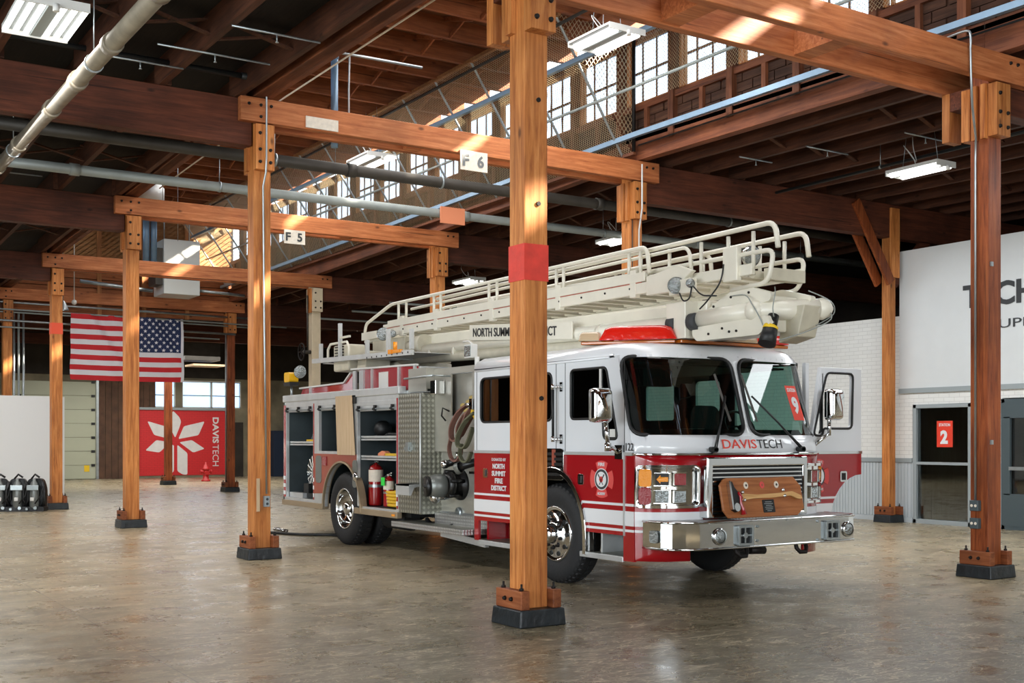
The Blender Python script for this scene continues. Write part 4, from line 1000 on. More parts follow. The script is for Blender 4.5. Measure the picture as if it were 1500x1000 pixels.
def fr(s, z, d=0):
    u = u_of(s); y = base(z) + _g(u); e = 1e-3
    n = Vector((-(_g(min(1, u + e)) - _g(u - e)) / (1.25 * (min(1, u + e) - u + e)), 1, 0)).normalized()   # inward normal
    if abs(s) > SM: y += abs(s) - SM
    return (TX + 1.25 * u + n.x * d, y + n.y * d, z)
def front_patch(name, poly, mt, holes=(), d=0, thick=.02, p=None):
    loops = [list(poly)] + [list(h) for h in holes]; flat = [q for l in loops for q in l]
    tris = tessellate_polygon([[Vector((q[0], q[1], 0)) for q in l] for l in loops])
    b = bmesh.new(); vs = [b.verts.new((q[0], q[1], 0)) for q in flat]
    for t in tris:
        try: b.faces.new([vs[i] for i in t])
        except ValueError: pass
    cuts = [k * .1 for k in range(-14, 15)] + [sg * q for sg in (-1, 1) for q in (1.06, 1.14, 1.24, 1.26, 1.28, 1.33, 1.36)]
    for c in sorted(cuts): bmesh.ops.bisect_plane(b, geom=b.verts[:] + b.edges[:] + b.faces[:], plane_co=(c, 0, 0), plane_no=(1, 0, 0))
    for c in (1.50, 1.60, 2.36): bmesh.ops.bisect_plane(b, geom=b.verts[:] + b.edges[:] + b.faces[:], plane_co=(0, c, 0), plane_no=(0, 1, 0))
    m = MB(); b.verts.index_update(); m.add([fr(v.co.x, v.co.y, d) for v in b.verts], [tuple(v.index for v in f.verts) for f in b.faces], True); b.free()
    o = m.build(name, MAT[mt], p or tk)
    me = o.data; 
    # face outwards (towards -Y)
    if sum(pl.normal.y for pl in me.polygons) > 0: me.flip_normals()
    if thick:
        s = o.modifiers.new('solid', 'SOLIDIFY'); s.thickness = thick; s.offset = -1
    return o
SE = SM - .0
wsN = roundpoly([(-1.36, 1.60), (-.045, 1.60), (-.045, 2.385), (-1.33, 2.385)], .14, 6); wsF = [(-a, b) for a, b in reversed(wsN)]
front_patch('cab_front_upper', [(-SE, 1.42), (SE, 1.42), (SE, 2.42), (-SE, 2.42)], 'truck_white', [wsN, wsF])
front_patch('cab_front_lower', [(-SE, .36), (-.78, .36), (-.78, .62), (.78, .62), (.78, .36), (SE, .36), (SE, 1.40), (-SE, 1.40)], 'truck_red')
for s in (-1, 1):
    a, b = sorted((s * SE, s * .64))
    front_patch('white_band', [(a, .70), (b, .70), (b, .845), (a, .845)], 'stripe_white', d=-.004, thick=0)
    front_patch('thin_band', [(a, .895), (b, .895), (b, .92), (a, .92)], 'stripe_white', d=-.004, thick=0)
    if s < 0: front_patch('thin_band', [(a, .64), (b - .3, .64), (b - .3, .665), (a, .665)], 'stripe_white', d=-.004, thick=0)
m = MB(); m.tube([fr(-SE + 2 * SE * k / 60, 1.41, -.008) for k in range(61)], .014, 8); T(m, 'belt_moulding', 'chrome')
for nm, h in (('near', wsN), ('far', wsF)):
    pane = front_patch('windshield', h, 'glass_cab', d=.006, thick=0)
    m = MB(); m.tube([fr(a, b, -.004) for a, b in h], .020, 6, closed=True); m.build('gasket', MAT['rubber'], pane)

# ---- roof with rounded edges
def plan(off, z):
    pts = [fr(-SM + 2 * SM * k / 40, z) for k in range(41)]; pts = [(p[0], p[1]) for p in pts] + [(XF, 12.03), (XN, 12.03)]
    cx, cy = TX, 10.6; out = []
    for x, y in pts:
        ex = (XF - TX); out.append((TX + (x - TX) * (ex - off) / ex, cy + (y - cy) * (1.45 - off) / 1.45))
    return out
L = [(0.0, 2.38), (.0, 2.43), (.03, 2.485), (.09, 2.525), (.25, 2.55), (.7, 2.56)]
m = MB(); n = 43
for k, (o, z) in enumerate(L): m.v += [(x, y, z) for x, y in plan(o, min(z, 2.45))]
for k in range(len(L) - 1):
    for i in range(n): m.f.append((k * n + i, k * n + (i + 1) % n, (k + 1) * n + (i + 1) % n, (k + 1) * n + i)); m.sm.append(True)
m.f.append(tuple(range((len(L) - 1) * n, len(L) * n))); m.sm.append(False)
T(m, 'cab_roof', 'truck_white')
T(MB().tube([(XN - .008, 9.35, 2.385), (XN - .008, 12.0, 2.375)], .012, 6), 'drip_rail', 'truck_white')
T(MB().box(7.25, 9.55, 9.3, 11.95, 2.33, 2.35), 'headliner', 'cab_inside')

# ---- cab sides
cw = roundpoly([(10.38, 1.76), (11.88, 1.76), (11.88, 2.28), (10.38, 2.28)], .09, 5)
dw = roundpoly([(10.03, 1.77), (10.03, 2.29), (9.41, 2.29), (9.22, 1.56), (9.46, 1.56), (9.47, 1.77)], .06, 4)
ell = lambda a0, a1, n, rx=.60, rz=.70, cy=10.35: [(cy + rx * math.cos(a0 + (a1 - a0) * i / n), .53 + rz * math.sin(a0 + (a1 - a0) * i / n)) for i in range(n + 1)]
low = [(8.96, .35), (9.13, .35), (9.13, .585), (9.77, .585)] + ell(PI - .08, .08, 18)[::1][::1]
low = [(8.96, .35), (9.13, .35), (9.13, .60)] + [(10.35 - .60 * math.cos(a), .53 + .70 * math.sin(a)) for a in [.10 + (PI - .2) * i / 20 for i in range(21)]] + [(11.93, .59), (11.93, .35), (12.03, .35), (12.03, 1.40), (8.96, 1.40)]
for side, xs, d in (('near', XN, .03), ('far', XF, -.03)):
    if side == 'near':
        T(MB().prism([(8.98, 1.42), (12.03, 1.42), (12.03, 2.40), (9.22, 2.40)], fX(xs), 0, d, [cw, dw]), 'cab_side_upper', 'truck_white', bev=0)
        T(MB().prism([(9.1, 1.42), (11.98, 1.42), (11.98, 2.34), (9.3, 2.34)], fX(xs + d + .002), 0, .01, [cw, dw]), 'side_liner', 'cab_inside')
        T(MB().prism(low, fX(xs), 0, d), 'cab_side_lower', 'truck_red')
    else:
        cwf = roundpoly([(10.40, 1.88), (10.84, 1.88), (10.84, 2.27), (10.40, 2.27)], .07, 4); cwf2 = roundpoly([(11.24, 1.80), (11.80, 1.80), (11.80, 2.25), (11.24, 2.25)], .04, 4)
        T(MB().prism([(10.15, 1.42), (12.03, 1.42), (12.03, 2.40), (10.15, 2.40)], fX(xs), 0, d, [cwf, cwf2]), 'cab_side_upper', 'truck_white')
        T(MB().prism([(10.15, .8), (11.98, .8), (11.98, 2.34), (10.15, 2.34)], fX(xs + d - .012), 0, .01, [cwf, cwf2]), 'side_liner', 'cab_inside')
        T(MB().prism([(10.15, .6), (12.03, .6), (12.03, 1.42), (10.15, 1.42)], fX(xs), 0, d), 'cab_side_lower', 'truck_red')
        T(MB().box(XF - .05, XF, 9.02, 9.07, .5, 2.4), 'door_pillar', 'truck_white')
for k, (h, nm) in enumerate(((cw, 'crew_window'), (dw, 'door_window'))):
    o = T(MB().prism(h, fX(XN + .012), 0, .005), nm, 'glass_cab')
    MB().tube([(XN + .002, a, b) for a, b in h], .014, 6, closed=True).build('gasket', MAT['rubber'], o)
T(MB().box(XN + .0, XN + .012, 9.50, 9.53, 1.76, 2.29), 'vent_bar', 'lamp_white')
T(MB().box(XN + .004, XN + .01, 9.27, 9.36, 1.58, 1.66), 'window_sticker', 'lamp_white')
# bands on the side
def wx(z):   # front edge of wheel well at height z
    q = min(1, (z - .53) / .70); return .60 * math.sqrt(max(0, 1 - q * q))
for z0, z1, nm in ((.70, .845, 'white_band'), (.895, .92, 'thin_band'), (.64, .665, 'thin_band')):
    w0, w1 = wx(z0), wx(z1)
    for P in ([(8.96, z0), (10.35 - w0, z0), (10.35 - w1, z1), (8.96, z1)], [(10.35 + w0, z0), (12.03, z0), (12.03, z1), (10.35 + w1, z1)]):
        T(MB().prism(P, fX(XN - .004), 0, .004), nm, 'stripe_white')
T(MB().box(XN - .014, XN + .01, 8.98, 10.16, 1.395, 1.428).box(XN - .014, XN + .01, 10.5, 12.03, 1.395, 1.428), 'belt_moulding', 'alu')
# door seams and trims
T(MB().box(XN - .012, XN + .01, 9.10, 9.12, .60, 1.40), 'door_trim', 'alu')
for y in (9.112, 10.13, 10.30, 11.97): T(MB().box(XN - .002, XN + .002, y - .004, y + .004, 1.43, 2.37), 'door_seam', 'pipe_black')
# wheel fender chrome
def fender(cy, x, rx, rz, m_, w=.035, zlow=.36, z0=.53):
    pts = [(cy - rx * math.cos(a) , z0 + rz * math.sin(a)) for a in [0 + PI * i / 24 for i in range(25)]]
    pts = [(cy - rx - .0, zlow)] + pts + [(cy + rx, zlow)]
    inner = [(cy + (a - cy) * (1 - w / rx * 1.6), z0 + (b - z0) * (1 - w / rz * 1.6) if b > z0 else b) for a, b in pts]
    return MB().prism(pts + inner[::-1], fX(x), -.03, .08)
T(fender(10.35, XN, .62, .73, 'chrome'), 'wheel_fender', 'chrome', bev=.008)
T(MB().prism([(10.35 - .58 * math.cos(a), .53 + .68 * math.sin(a)) for a in [PI * i / 16 for i in range(17)]], fX(XN + .45), 0, .02), 'wheel_well', 'undercarriage')
# vents behind the wheel
v = T(MB().prism(rrect(10.14, 10.56, 1.12, 1.46, .04), fX(XN - .02), 0, .02), 'air_vent', 'chrome', bev=.004)
for k in range(5): MB().box(XN - .028, XN - .02, 10.17, 10.53, 1.165 + k * .055, 1.165 + k * .055 + .03).build('vent_slot', MAT['rubber'], v)
MB().box(XN - .031, XN - .02, 10.30, 10.34, 1.27, 1.45).build('marker', MAT['rose_metal'], v)
# steps
st = T(MB().box(XN + .02, XN + .45, 9.13, 9.72, .36, .39), 'cab_step', 'diamond'); MB().box(XN - .01, XN + .02, 9.13, 9.86, .335, .39).build('step_edge', MAT['alu'], st, bev=.005)
MB().box(XN + .38, XN + .42, 9.13, 9.6, .39, .62).build('riser_plate', MAT['diamond_light'], st); MB().box(XN + .1, XN + .42, 9.60, 9.63, .39, .62).build('side_plate', MAT['alu'], st)
st = T(MB().box(XN + .02, XN + .45, 11.20, 11.90, .335, .36), 'crew_step', 'diamond'); MB().box(XN - .01, XN + .02, 11.15, 11.92, .305, .36).build('step_edge', MAT['alu'], st, bev=.005)
MB().box(XN + .38, XN + .42, 11.15, 11.8, .36, .60).build('riser_plate', MAT['diamond_light'], st); MB().box(XN + .1, XN + .4, 11.86, 11.90, .36, .6).build('side_plate', MAT['truck_red'], st)
# handles
def handle(y, z, x=XN, s=-1):
    h = T(MB().prism(rrect(y - .05, y + .05, z - .055, z + .055, .02), fX(x), 0, s * .012), 'door_handle', 'chrome', bev=.003)
    MB().prism(rrect(y - .033, y + .033, z - .036, z + .036, .01), fX(x + s * .014), 0, s * .002).build('recess', MAT['rubber'], h); MB().box(x + s * .014, x + s * .024, y - .012, y + .012, z - .036, z + .036).build('lever', MAT['chrome'], h)
handle(9.84, 1.14); handle(11.76, 1.16)
g = T(MB().cyl((XN - .07, 10.26, 1.54), (XN - .07, 10.26, 2.14), .015), 'grab_rail', 'rubber')
for z in (1.56, 2.12): MB().cyl((XN - .07, 10.26, z - .03), (XN - .07, 10.26, z + .03), .022).cyl((XN - .07, 10.26, z), (XN, 10.20, z), .014).box(XN - .012, XN, 10.17, 10.22, z - .05, z + .05).build('rail_bracket', MAT['chrome'], g)
# lettering and emblem
def side_text(tx, y, z, h, wd, mt, thick=.003, bold=.02, nm='lettering', p=None):
    return place(text_mb(tx, h, wd, thick, bold), (XN - .004, y, z), (0, -1, 0), (0, 0, 1)).build(nm, MAT[mt], p or tk)
for tx, y, z, h, wd in (('DONATED BY', 11.62, 1.305, .035, .31), ('NORTH', 11.60, 1.215, .06, .26), ('SUMMIT', 11.62, 1.13, .06, .30), ('FIRE', 11.55, 1.045, .06, .17), ('DISTRICT', 11.63, .96, .06, .33)):
    side_text(tx, y, z, h, wd, 'stripe_white', bold=.0 if h < .05 else .03)
side_text('122', 9.085, 1.445, .075, .12, 'black_letter', thick=.003, bold=0)
def emblem(cx_fn, parent):
    """cross-shaped badge in local coords (a,b) -> 3D through cx_fn(a,b,d)"""
    R_, out = .19, []
    for q in range(4):
        c0 = q * PI / 2 + PI / 2
        arm = [(R_ * math.cos(c0 + t) * (1 if q % 2 == 0 else .98), R_ * math.sin(c0 + t)) for t in [-.52 + 1.04 * i / 6 for i in range(7)]]
        arm = arm + [(.07 * math.cos(c0 + .30 + .45), .07 * math.sin(c0 + .75)), (.07 * math.cos(c0 - .75), .07 * math.sin(c0 - .75))]
        MB().prism([(a * 1.06, b) for a, b in arm], cx_fn, 0, .004).build('badge_arm', MAT['emblem_red'], parent)
    circ = lambda r, n=28: [(r * 1.06 * math.cos(2 * PI * i / n), r * math.sin(2 * PI * i / n)) for i in range(n)]
    MB().prism(circ(.112), cx_fn, .004, .006).build('badge_ring', MAT['stripe_white'], parent); MB().prism(circ(.103), cx_fn, .006, .008).build('badge_ring', MAT['letter_dark'], parent)
    MB().prism(circ(.078), cx_fn, .008, .010).build('badge_disc', MAT['stripe_white'], parent); MB().prism(circ(.032, 8), cx_fn, .010, .012).build('badge_centre', MAT['emblem_red'], parent)
    for s in (-1, 1): MB().prism([(s * .045, .055), (s * .056, .045), (-s * .030, -.060), (-s * .036, -.055)], cx_fn, .010, .012).build('badge_axe', MAT['letter_dark'], parent)
em = T(MB().prism([(-.165, -.02), (-.12, -.15), (0, -.195), (.12, -.15), (.165, 0), (.12, .15), (0, .195), (-.12, .15)], lambda a, b, d: (XN - .002, 9.48 - a, 1.15 + b), 0, .001), 'badge', 'truck_red')
emblem(lambda a, b, d: (XN - .003 - d, 9.48 - a, 1.15 + b), em)
place(text_mb('FIRE', .035, .11, .003, bold=.02, align='C'), (XN - .009, 9.48, 1.285), (0, -1, 0), (0, 0, 1)).build('badge_text', MAT['stripe_white'], em)
place(text_mb('ACADEMY', .028, .13, .003, bold=.02, align='C'), (XN - .009, 9.48, .99), (0, -1, 0), (0, 0, 1)).build('badge_text', MAT['stripe_white'], em)

# ---- front furniture: grille, lamps, bumper
GY = 8.575
g = T(MB().box(7.74, 9.08, GY + .0, GY + .08, .80, 1.36), 'grille', 'rubber')
MB().prism([(7.72, .78), (9.10, .78), (9.10, 1.38), (7.72, 1.38)], fY(GY - .05), 0, .15, [[(7.79, .82), (9.04, .82), (9.04, 1.29), (7.79, 1.29)]]).build('grille_frame', MAT['chrome'], g, bev=.012)
for k in range(11):
    z = .84 + k * .042; MB().prism([(0, 0), (.035, .006), (.035, .018), (0, .014)], lambda a, b, d: (d, GY - .035 + a, z + b), 7.79, 9.04).build('grille_bar', MAT['chrome'], g)
def lampbox(s_out, W, s):
    """headlamp cluster on the curved skin; s_out: outer edge in arc length, W: width toward the grille"""
    fn = lambda a, b, d: fr(s * (s_out - a), .885 + b, -d)
    H = .42
    S_ = lambda P: [(s * (s_out - a), .885 + b) for a, b in P]
    root = front_patch('headlamp_cluster', S_(roundpoly([(0, 0), (W, 0), (W, H), (0, H)], .06, 5)), 'chrome', d=-.02, thick=.025)
    hole = roundpoly([(.035, .03), (W - .03, .03), (W - .03, H - .03), (.035, H - .03)], .05, 5)
    front_patch('bezel', S_(roundpoly([(0, 0), (W, 0), (W, H), (0, H)], .06, 5)), 'chrome', [S_(hole)], d=-.05, thick=.04, p=root)
    MB().prism(roundpoly([(.04, .21), (.155, .21), (.155, .38), (.04, .38)], .03, 4), fn, .021, .05).build('turn_lens', MAT['amber'], root, bev=.008)
    MB().prism(roundpoly([(.04, .035), (.155, .035), (.155, .205), (.04, .205)], .04, 4), fn, .021, .05).build('marker_lens', MAT['red_lens'], root, bev=.008)
    cells = [(.185, .22, 'arrow'), (.355, .22, 'red'), (.185, .05, 'clear'), (.355, .05, 'clear')]
    for a, b, kd in cells:
        w_ = .13
        MB().prism(rrect(a - .008, a + w_ + .008, b - .008, b + .125 + .008, .012), fn, .021, .045, [rrect(a + .006, a + w_ - .006, b + .006, b + .119, .008)]).build('lamp_frame', MAT['chrome'], root)
        if kd == 'clear': MB().prism(rrect(a + .006, a + w_ - .006, b + .006, b + .119, .008), fn, .021, .038).build('headlamp', MAT['lens'], root)
        elif kd == 'red': MB().prism(rrect(a + .006, a + w_ - .006, b + .006, b + .119, .008), fn, .021, .040).build('red_lamp', MAT['red_lens'], root)
        else:
            MB().prism(rrect(a + .006, a + w_ - .006, b + .006, b + .119, .008), fn, .021, .028).build('arrow_back', MAT['rubber'], root)
            MB().prism([(a + .014, b + .062), (a + .05, b + .105), (a + .05, b + .085), (a + w_ - .012, b + .085), (a + w_ - .012, b + .04), (a + .05, b + .04), (a + .05, b + .02)], fn, .028, .04).build('arrow_lamp', MAT['amber'], root)
lampbox(1.345, .64, -1); lampbox(1.345, .60, 1)
# front lettering
place(text_mb('DAVIS', .095, .46, .003), (8.00, 8.606, 1.465), (1, 0, 0), (0, .30, 1)).build('lettering', MAT['sticker_red'], tk)
place(text_mb('TECH', .095, .345, .003), (8.475, 8.606, 1.465), (1, 0, 0), (0, .30, 1)).build('lettering', MAT['black_letter'], tk)
# station 9 sticker on the far windshield
def wsf(a, b, d): return fr(a, b, -.012 - d)
s0 = s_of(9.10)
def st9(a, b, d): return fr(s0 + a * .19 + (1 - b) * .05, 1.76 + b * .37, -.01 - d * .01)
o = T(MB().prism([(0, 0), (.5, 0), (1, 0), (1, 1), (.5, 1), (0, 1)], st9, 0, .2), 'station_sticker', 'sticker_red')
q = text_mb('9', 1, 1, 1, bold=.05); q.v = [st9(.22 + p[0] * .56, .18 + p[1] * .5, .3 + p[2] * .1) for p in q.v]; q.build('numeral', MAT['stripe_white'], o)
q = text_mb('STATION', 1, 1, 1, bold=.03); q.v = [st9(.12 + p[0] * .76, .82 + p[1] * .11, .3 + p[2] * .1) for p in q.v]; q.build('lettering', MAT['stripe_white'], o)
# wipers
for bx, kx, z0 in ((7.86, 8.13, 1.47), (9.08, 8.50, 1.47)):
    y0 = 8.55; P0 = (bx, base(1.47) - .03, 1.455); P1 = (kx, base(2.0) - .06, 2.0)
    w_ = T(MB().tube([P0, ((P0[0] + P1[0]) / 2, (P0[1] + P1[1]) / 2 - .02, 1.73), P1], .010, 6).tube([(bx + .03, P0[1], 1.46), (kx + .015, P1[1], 1.99)], .007, 6), 'wiper', 'rubber')
    MB().bar((kx - .05, base(2.24) - .03, 2.22), (kx + .04, base(1.76) - .03, 1.74), .018, .02).build('blade', MAT['pipe_dark'], w_)
    MB().cyl((bx, P0[1] + .06, 1.455), (bx, P0[1] - .03, 1.455), .03).box(bx - .07, bx + .02, P0[1] - .03, P0[1], 1.44, 1.47).build('pivot', MAT['rubber'], w_)
# bumper
bp = [(7.16, 8.84), (7.155, 8.72), (7.17, 8.58), (7.22, 8.47), (7.32, 8.39), (7.46, 8.35), (7.8, 8.34), (9.1, 8.34), (9.52, 8.345), (9.62, 8.37), (9.67, 8.42), (9.69, 8.50), (9.69, 8.84)]
fz = lambda a, b, d: (a, b, d)
bm = T(MB().prism(bp, fz, .50, .755), 'bumper', 'chrome', bev=.004)
MB().tube([(x, y - .004, .76) for x, y in bp], .014, 6).build('bumper_lip', MAT['chrome'], bm); MB().tube([(x, y - .004, .505) for x, y in bp], .012, 6).build('bumper_lip', MAT['chrome'], bm)
MB().prism([(TX + (x - TX) * .985, 8.9 + (y - 8.9) * .95) for x, y in bp], fz, .756, .768).build('tread_deck', MAT['diamond_light'], bm)
MB().box(8.0, 8.95, 8.36, 8.50, .769, .785).build('deck_cover', MAT['diamond_light'], bm)
for x in (7.70, 9.50):
    f = MB().lathe([(.075, -.02), (.085, .0), (.08, .015), (.066, .018)], (x, 8.338, .62), (0, -1, 0), 24).build('fog_lamp', MAT['chrome'], bm); MB().lathe([(.066, .01), (.05, .022), (.02, .032), (0, .034)], (x, 8.338, .62), (0, -1, 0), 20).build('lens', MAT['lens'], f)
for x in (8.02, 9.24):
    f = MB().prism(rrect(x - .10, x + .10, .52, .72, .02), fY(8.32), -.02, .03, [rrect(x - .075, x + .075, .545, .695, .01)]).build('speaker_grille', MAT['galv'], bm, bev=.004)
    MB().box(x - .08, x + .08, 8.335, 8.338, .54, .70).build('speaker_back', MAT['rubber'], f)
    MB().box(x - .008, x + .008, 8.315, 8.33, .54, .70).box(x - .08, x + .08, 8.315, 8.33, .612, .628).cyl((x, 8.33, .62), (x, 8.308, .62), .028).build('spokes', MAT['galv'], f)
for x, z in ((8.20, .70), (8.20, .56), (9.05, .72), (9.05, .53), (8.35, .757), (8.6, .757), (8.8, .757)): MB().cyl((x, 8.345, z), (x, 8.325, z), .013, n=8).build('bolt', MAT['galv'], bm)
MB().prism(rrect(8.60, 8.72, .56, .68, .03), lambda a, b, d: (7.155 - d, a, b), 0, .012).build('corner_lamp', MAT['lens'], bm)
for x in (8.05, 8.88):
    T(MB().tube([(x - .07, 8.42, .52), (x - .07, 8.40, .45), (x - .04, 8.38, .41), (x + .04, 8.38, .41), (x + .07, 8.40, .45), (x + .07, 8.42, .52)], .022, 8), 'tow_hook', 'iron')
T(MB().cyl((8.25, 8.5, .45), (8.45, 8.5, .44), .04), 'tow_pin', 'iron')

# ---- mirrors
def mirror(x, y, z, s, tilt):
    o = Vector((x, y, z)); r = Vector((math.cos(tilt), -math.sin(tilt), 0)); n = Vector((-math.sin(tilt), -math.cos(tilt), 0)) 
    fn = lambda a, b, d: tuple(o + r * a + Vector((0, 0, b)) + n * d)
    h = MB(); sh = roundpoly([(-.11, -.17), (.11, -.17), (.11, .17), (-.11, .17)], .045, 6)
    lay = [(1, 0), (1.0, .06), (.9, .10), (.72, .12)]; k0 = len(sh)
    for sc, d in lay: h.v += [fn(a * sc, b * sc, d) for a, b in sh]
    for i in range(3):
        for j in range(k0): h.f.append((i * k0 + j, i * k0 + (j + 1) % k0, (i + 1) * k0 + (j + 1) % k0, (i + 1) * k0 + j)); h.sm.append(True)
    h.f.append(tuple(range(3 * k0, 4 * k0))); h.sm.append(True); h.f.append(tuple(reversed(range(k0)))); h.sm.append(False)
    mr = h.build('side_mirror', MAT['chrome'], tk)
    return mr
mr = mirror(6.87, 9.17, 1.89, 1, .1)
MB().cyl((6.93, 9.13, 1.73), (6.95, 9.12, 1.50), .022).cyl((6.95, 9.12, 1.52), (6.95, 9.12, 1.44), .035).tube([(6.95, 9.12, 1.47), (7.05, 9.16, 1.47), (7.13, 9.20, 1.43)], .022, 8).box(7.125, 7.15, 9.12, 9.24, 1.36, 1.50).build('mirror_arm', MAT['chrome'], mr)
mr = mirror(9.84, 8.88, 1.94, -1, -.1)
MB().cyl((9.84, 8.90, 1.78), (9.84, 8.90, 1.6), .022).tube([(9.84, 8.90, 1.62), (9.75, 8.93, 1.56), (9.66, 9.0, 1.46)], .02, 8).build('mirror_arm', MAT['chrome'], mr)

# ---- open driver door on the far side, hinged at the front
DY = 9.02
dwin = roundpoly([(9.72, 1.60), (9.86, 1.60), (9.88, 1.68), (10.34, 1.68), (10.36, 2.30), (9.93, 2.30)], .06, 4)
dout = [(9.66, .60), (9.98, .60)] + [(10.50 - .52 * math.cos(a) , .60 + .56 * math.sin(a)) for a in [.05 + (PI / 2 - .05) * i / 8 for i in range(9)]] + [(10.50, 1.42), (9.66, 1.42)]
do = T(MB().prism([(9.66, 1.42), (10.50, 1.42), (10.50, 2.36), (9.84, 2.36)], fY(DY), 0, .05, [dwin]), 'open_door', 'truck_white', bev=.004)
MB().prism(dout, fY(DY), 0, .05).build('door_lower', MAT['truck_red'], do)
MB().box(9.66, 10.50, DY - .012, DY, 1.395, 1.425).build('belt_moulding', MAT['chrome'], do)
MB().tube([(a, DY - .002, b) for a, b in dwin], .014, 6, closed=True).build('gasket', MAT['rubber'], do)
MB().prism([(9.74, 1.62), (9.86, 1.62), (9.88, 2.28), (9.93, 2.28)], fY(DY + .02), 0, .004).build('vent_pane', MAT['glass_cab'], do)
MB().box(9.86, 9.875, DY, DY + .02, 1.64, 2.29).build('vent_bar', MAT['rubber'], do)
MB().prism([(9.66, .895), (10.07, .895), (10.085, .92), (9.66, .92)], fY(DY - .005), 0, .005).build('thin_band', MAT['stripe_white'], do)
MB().prism([(9.66, .70), (9.99, .70), (10.03, .845), (9.66, .845)], fY(DY - .005), 0, .005).build('white_band', MAT['stripe_white'], do)
e2 = MB().prism([(.05 * math.cos(a), .05 * math.sin(a)) for a in [PI * i / 6 for i in range(12)]], lambda a, b, d: (9.80 + a, DY - .002, 1.15 + b), 0, .001).build('badge', MAT['truck_red'], do)
E_ = lambda a, b, d: (9.80 + a, DY - .003 - d, 1.15 + b)
# door badge pieces are kept as one level below the door
mbs = {}
def _emb(par):
    for q in range(4):
        c0 = q * PI / 2 + PI / 2
        arm = [(.19 * math.cos(c0 + t), .19 * math.sin(c0 + t)) for t in [-.52 + 1.04 * i / 6 for i in range(7)]] + [(.07 * math.cos(c0 + .75), .07 * math.sin(c0 + .75)), (.07 * math.cos(c0 - .75), .07 * math.sin(c0 - .75))]
        MB().prism([(a * .86, b) for a, b in arm], E_, 0, .004).build('badge_arm', MAT['emblem_red'], par)
    circ = lambda r, n=28: [(r * .86 * math.cos(2 * PI * i / n), r * math.sin(2 * PI * i / n)) for i in range(n)]
    MB().prism(circ(.112), E_, .004, .006).build('badge_ring', MAT['letter_dark'], par); MB().prism(circ(.09), E_, .006, .008).build('badge_disc', MAT['stripe_white'], par); MB().prism(circ(.032, 8), E_, .010, .012).build('badge_centre', MAT['emblem_red'], par)
    place(text_mb('FIRE', .035, .11, .003, bold=.02, align='C'), (9.80, DY - .008, 1.285), (1, 0, 0), (0, 0, 1)).build('badge_text', MAT['stripe_white'], par)
    place(text_mb('ACADEMY', .028, .13, .003, bold=.02, align='C'), (9.80, DY - .008, .99), (1, 0, 0), (0, 0, 1)).build('badge_text', MAT['stripe_white'], par)
_emb(do)
MB().prism(rrect(10.14, 10.25, 1.08, 1.20, .02), fY(DY - .012), 0, .012).build('door_handle', MAT['chrome'], do, bev=.003); MB().box(10.165, 10.225, DY - .016, DY - .012, 1.10, 1.18).build('handle_recess', MAT['rubber'], do)

# ---- cab interior
T(MB().box(7.25, 9.55, 9.0, 11.98, .60, .80), 'cab_floor', 'cab_inside')
T(MB().prism([(7.2, .6), (9.6, .6), (9.6, 2.36), (7.2, 2.36)], fY(11.96), 0, .05, [roundpoly([(7.7, 1.75), (9.1, 1.75), (9.1, 2.2), (7.7, 2.2)], .06)]), 'cab_back_wall', 'cab_inside')
T(MB().prism([(0, 0), (.35, 0), (.45, .10), (.45, .22), (.05, .26), (0, .2)], lambda a, b, d: (d, 8.98 + a, 1.40 + b), 7.3, 9.5), 'dashboard', 'cab_inside')
T(MB().box(8.05, 8.8, 9.4, 10.9, .8, 1.50), 'engine_cover', 'cab_inside')
for x, y in ((7.65, 10.0), (9.15, 10.0), (7.7, 11.4), (9.1, 11.4), (8.4, 11.5)):
    s = T(MB().box(x - .24, x + .24, y - .25, y + .25, .8, 1.20), 'seat', 'seat', bev=.03)
    MB().prism(roundpoly([(x - .25, 1.2), (x + .25, 1.2), (x + .22, 1.95), (x - .22, 1.95)], .12), fY(y + .15), 0, .14).build('backrest', MAT['seat'], s, bev=.02)
sw = T(MB().tube([(9.12 + .21 * math.cos(a), 9.55 + .10 * math.sin(a), 1.70 + .17 * math.sin(a)) for a in [2 * PI * k / 24 for k in range(24)]], .014, 6, closed=True), 'steering_wheel', 'rubber')
MB().cyl((9.12, 9.55, 1.70), (9.12, 9.35, 1.5), .03).bar((8.92, 9.55, 1.7), (9.32, 9.55, 1.7), .03, .02).build('steering_column', MAT['rubber'], sw)
T(MB().box(7.55, 7.75, 10.45, 10.6, .8, 2.3).box(7.5, 7.9, 10.4, 10.62, 1.5, 2.1), 'radio_rack', 'cab_inside')
T(MB().box(7.7, 8.1, 9.5, 9.65, 2.12, 2.3), 'overhead_console', 'cab_inside')
T(MB().prism([(7.95, 1.665), (8.15, 1.665), (8.15, 1.667), (7.95, 1.667)], fY(9.05), 0, .12), 'paper', 'lamp_white')

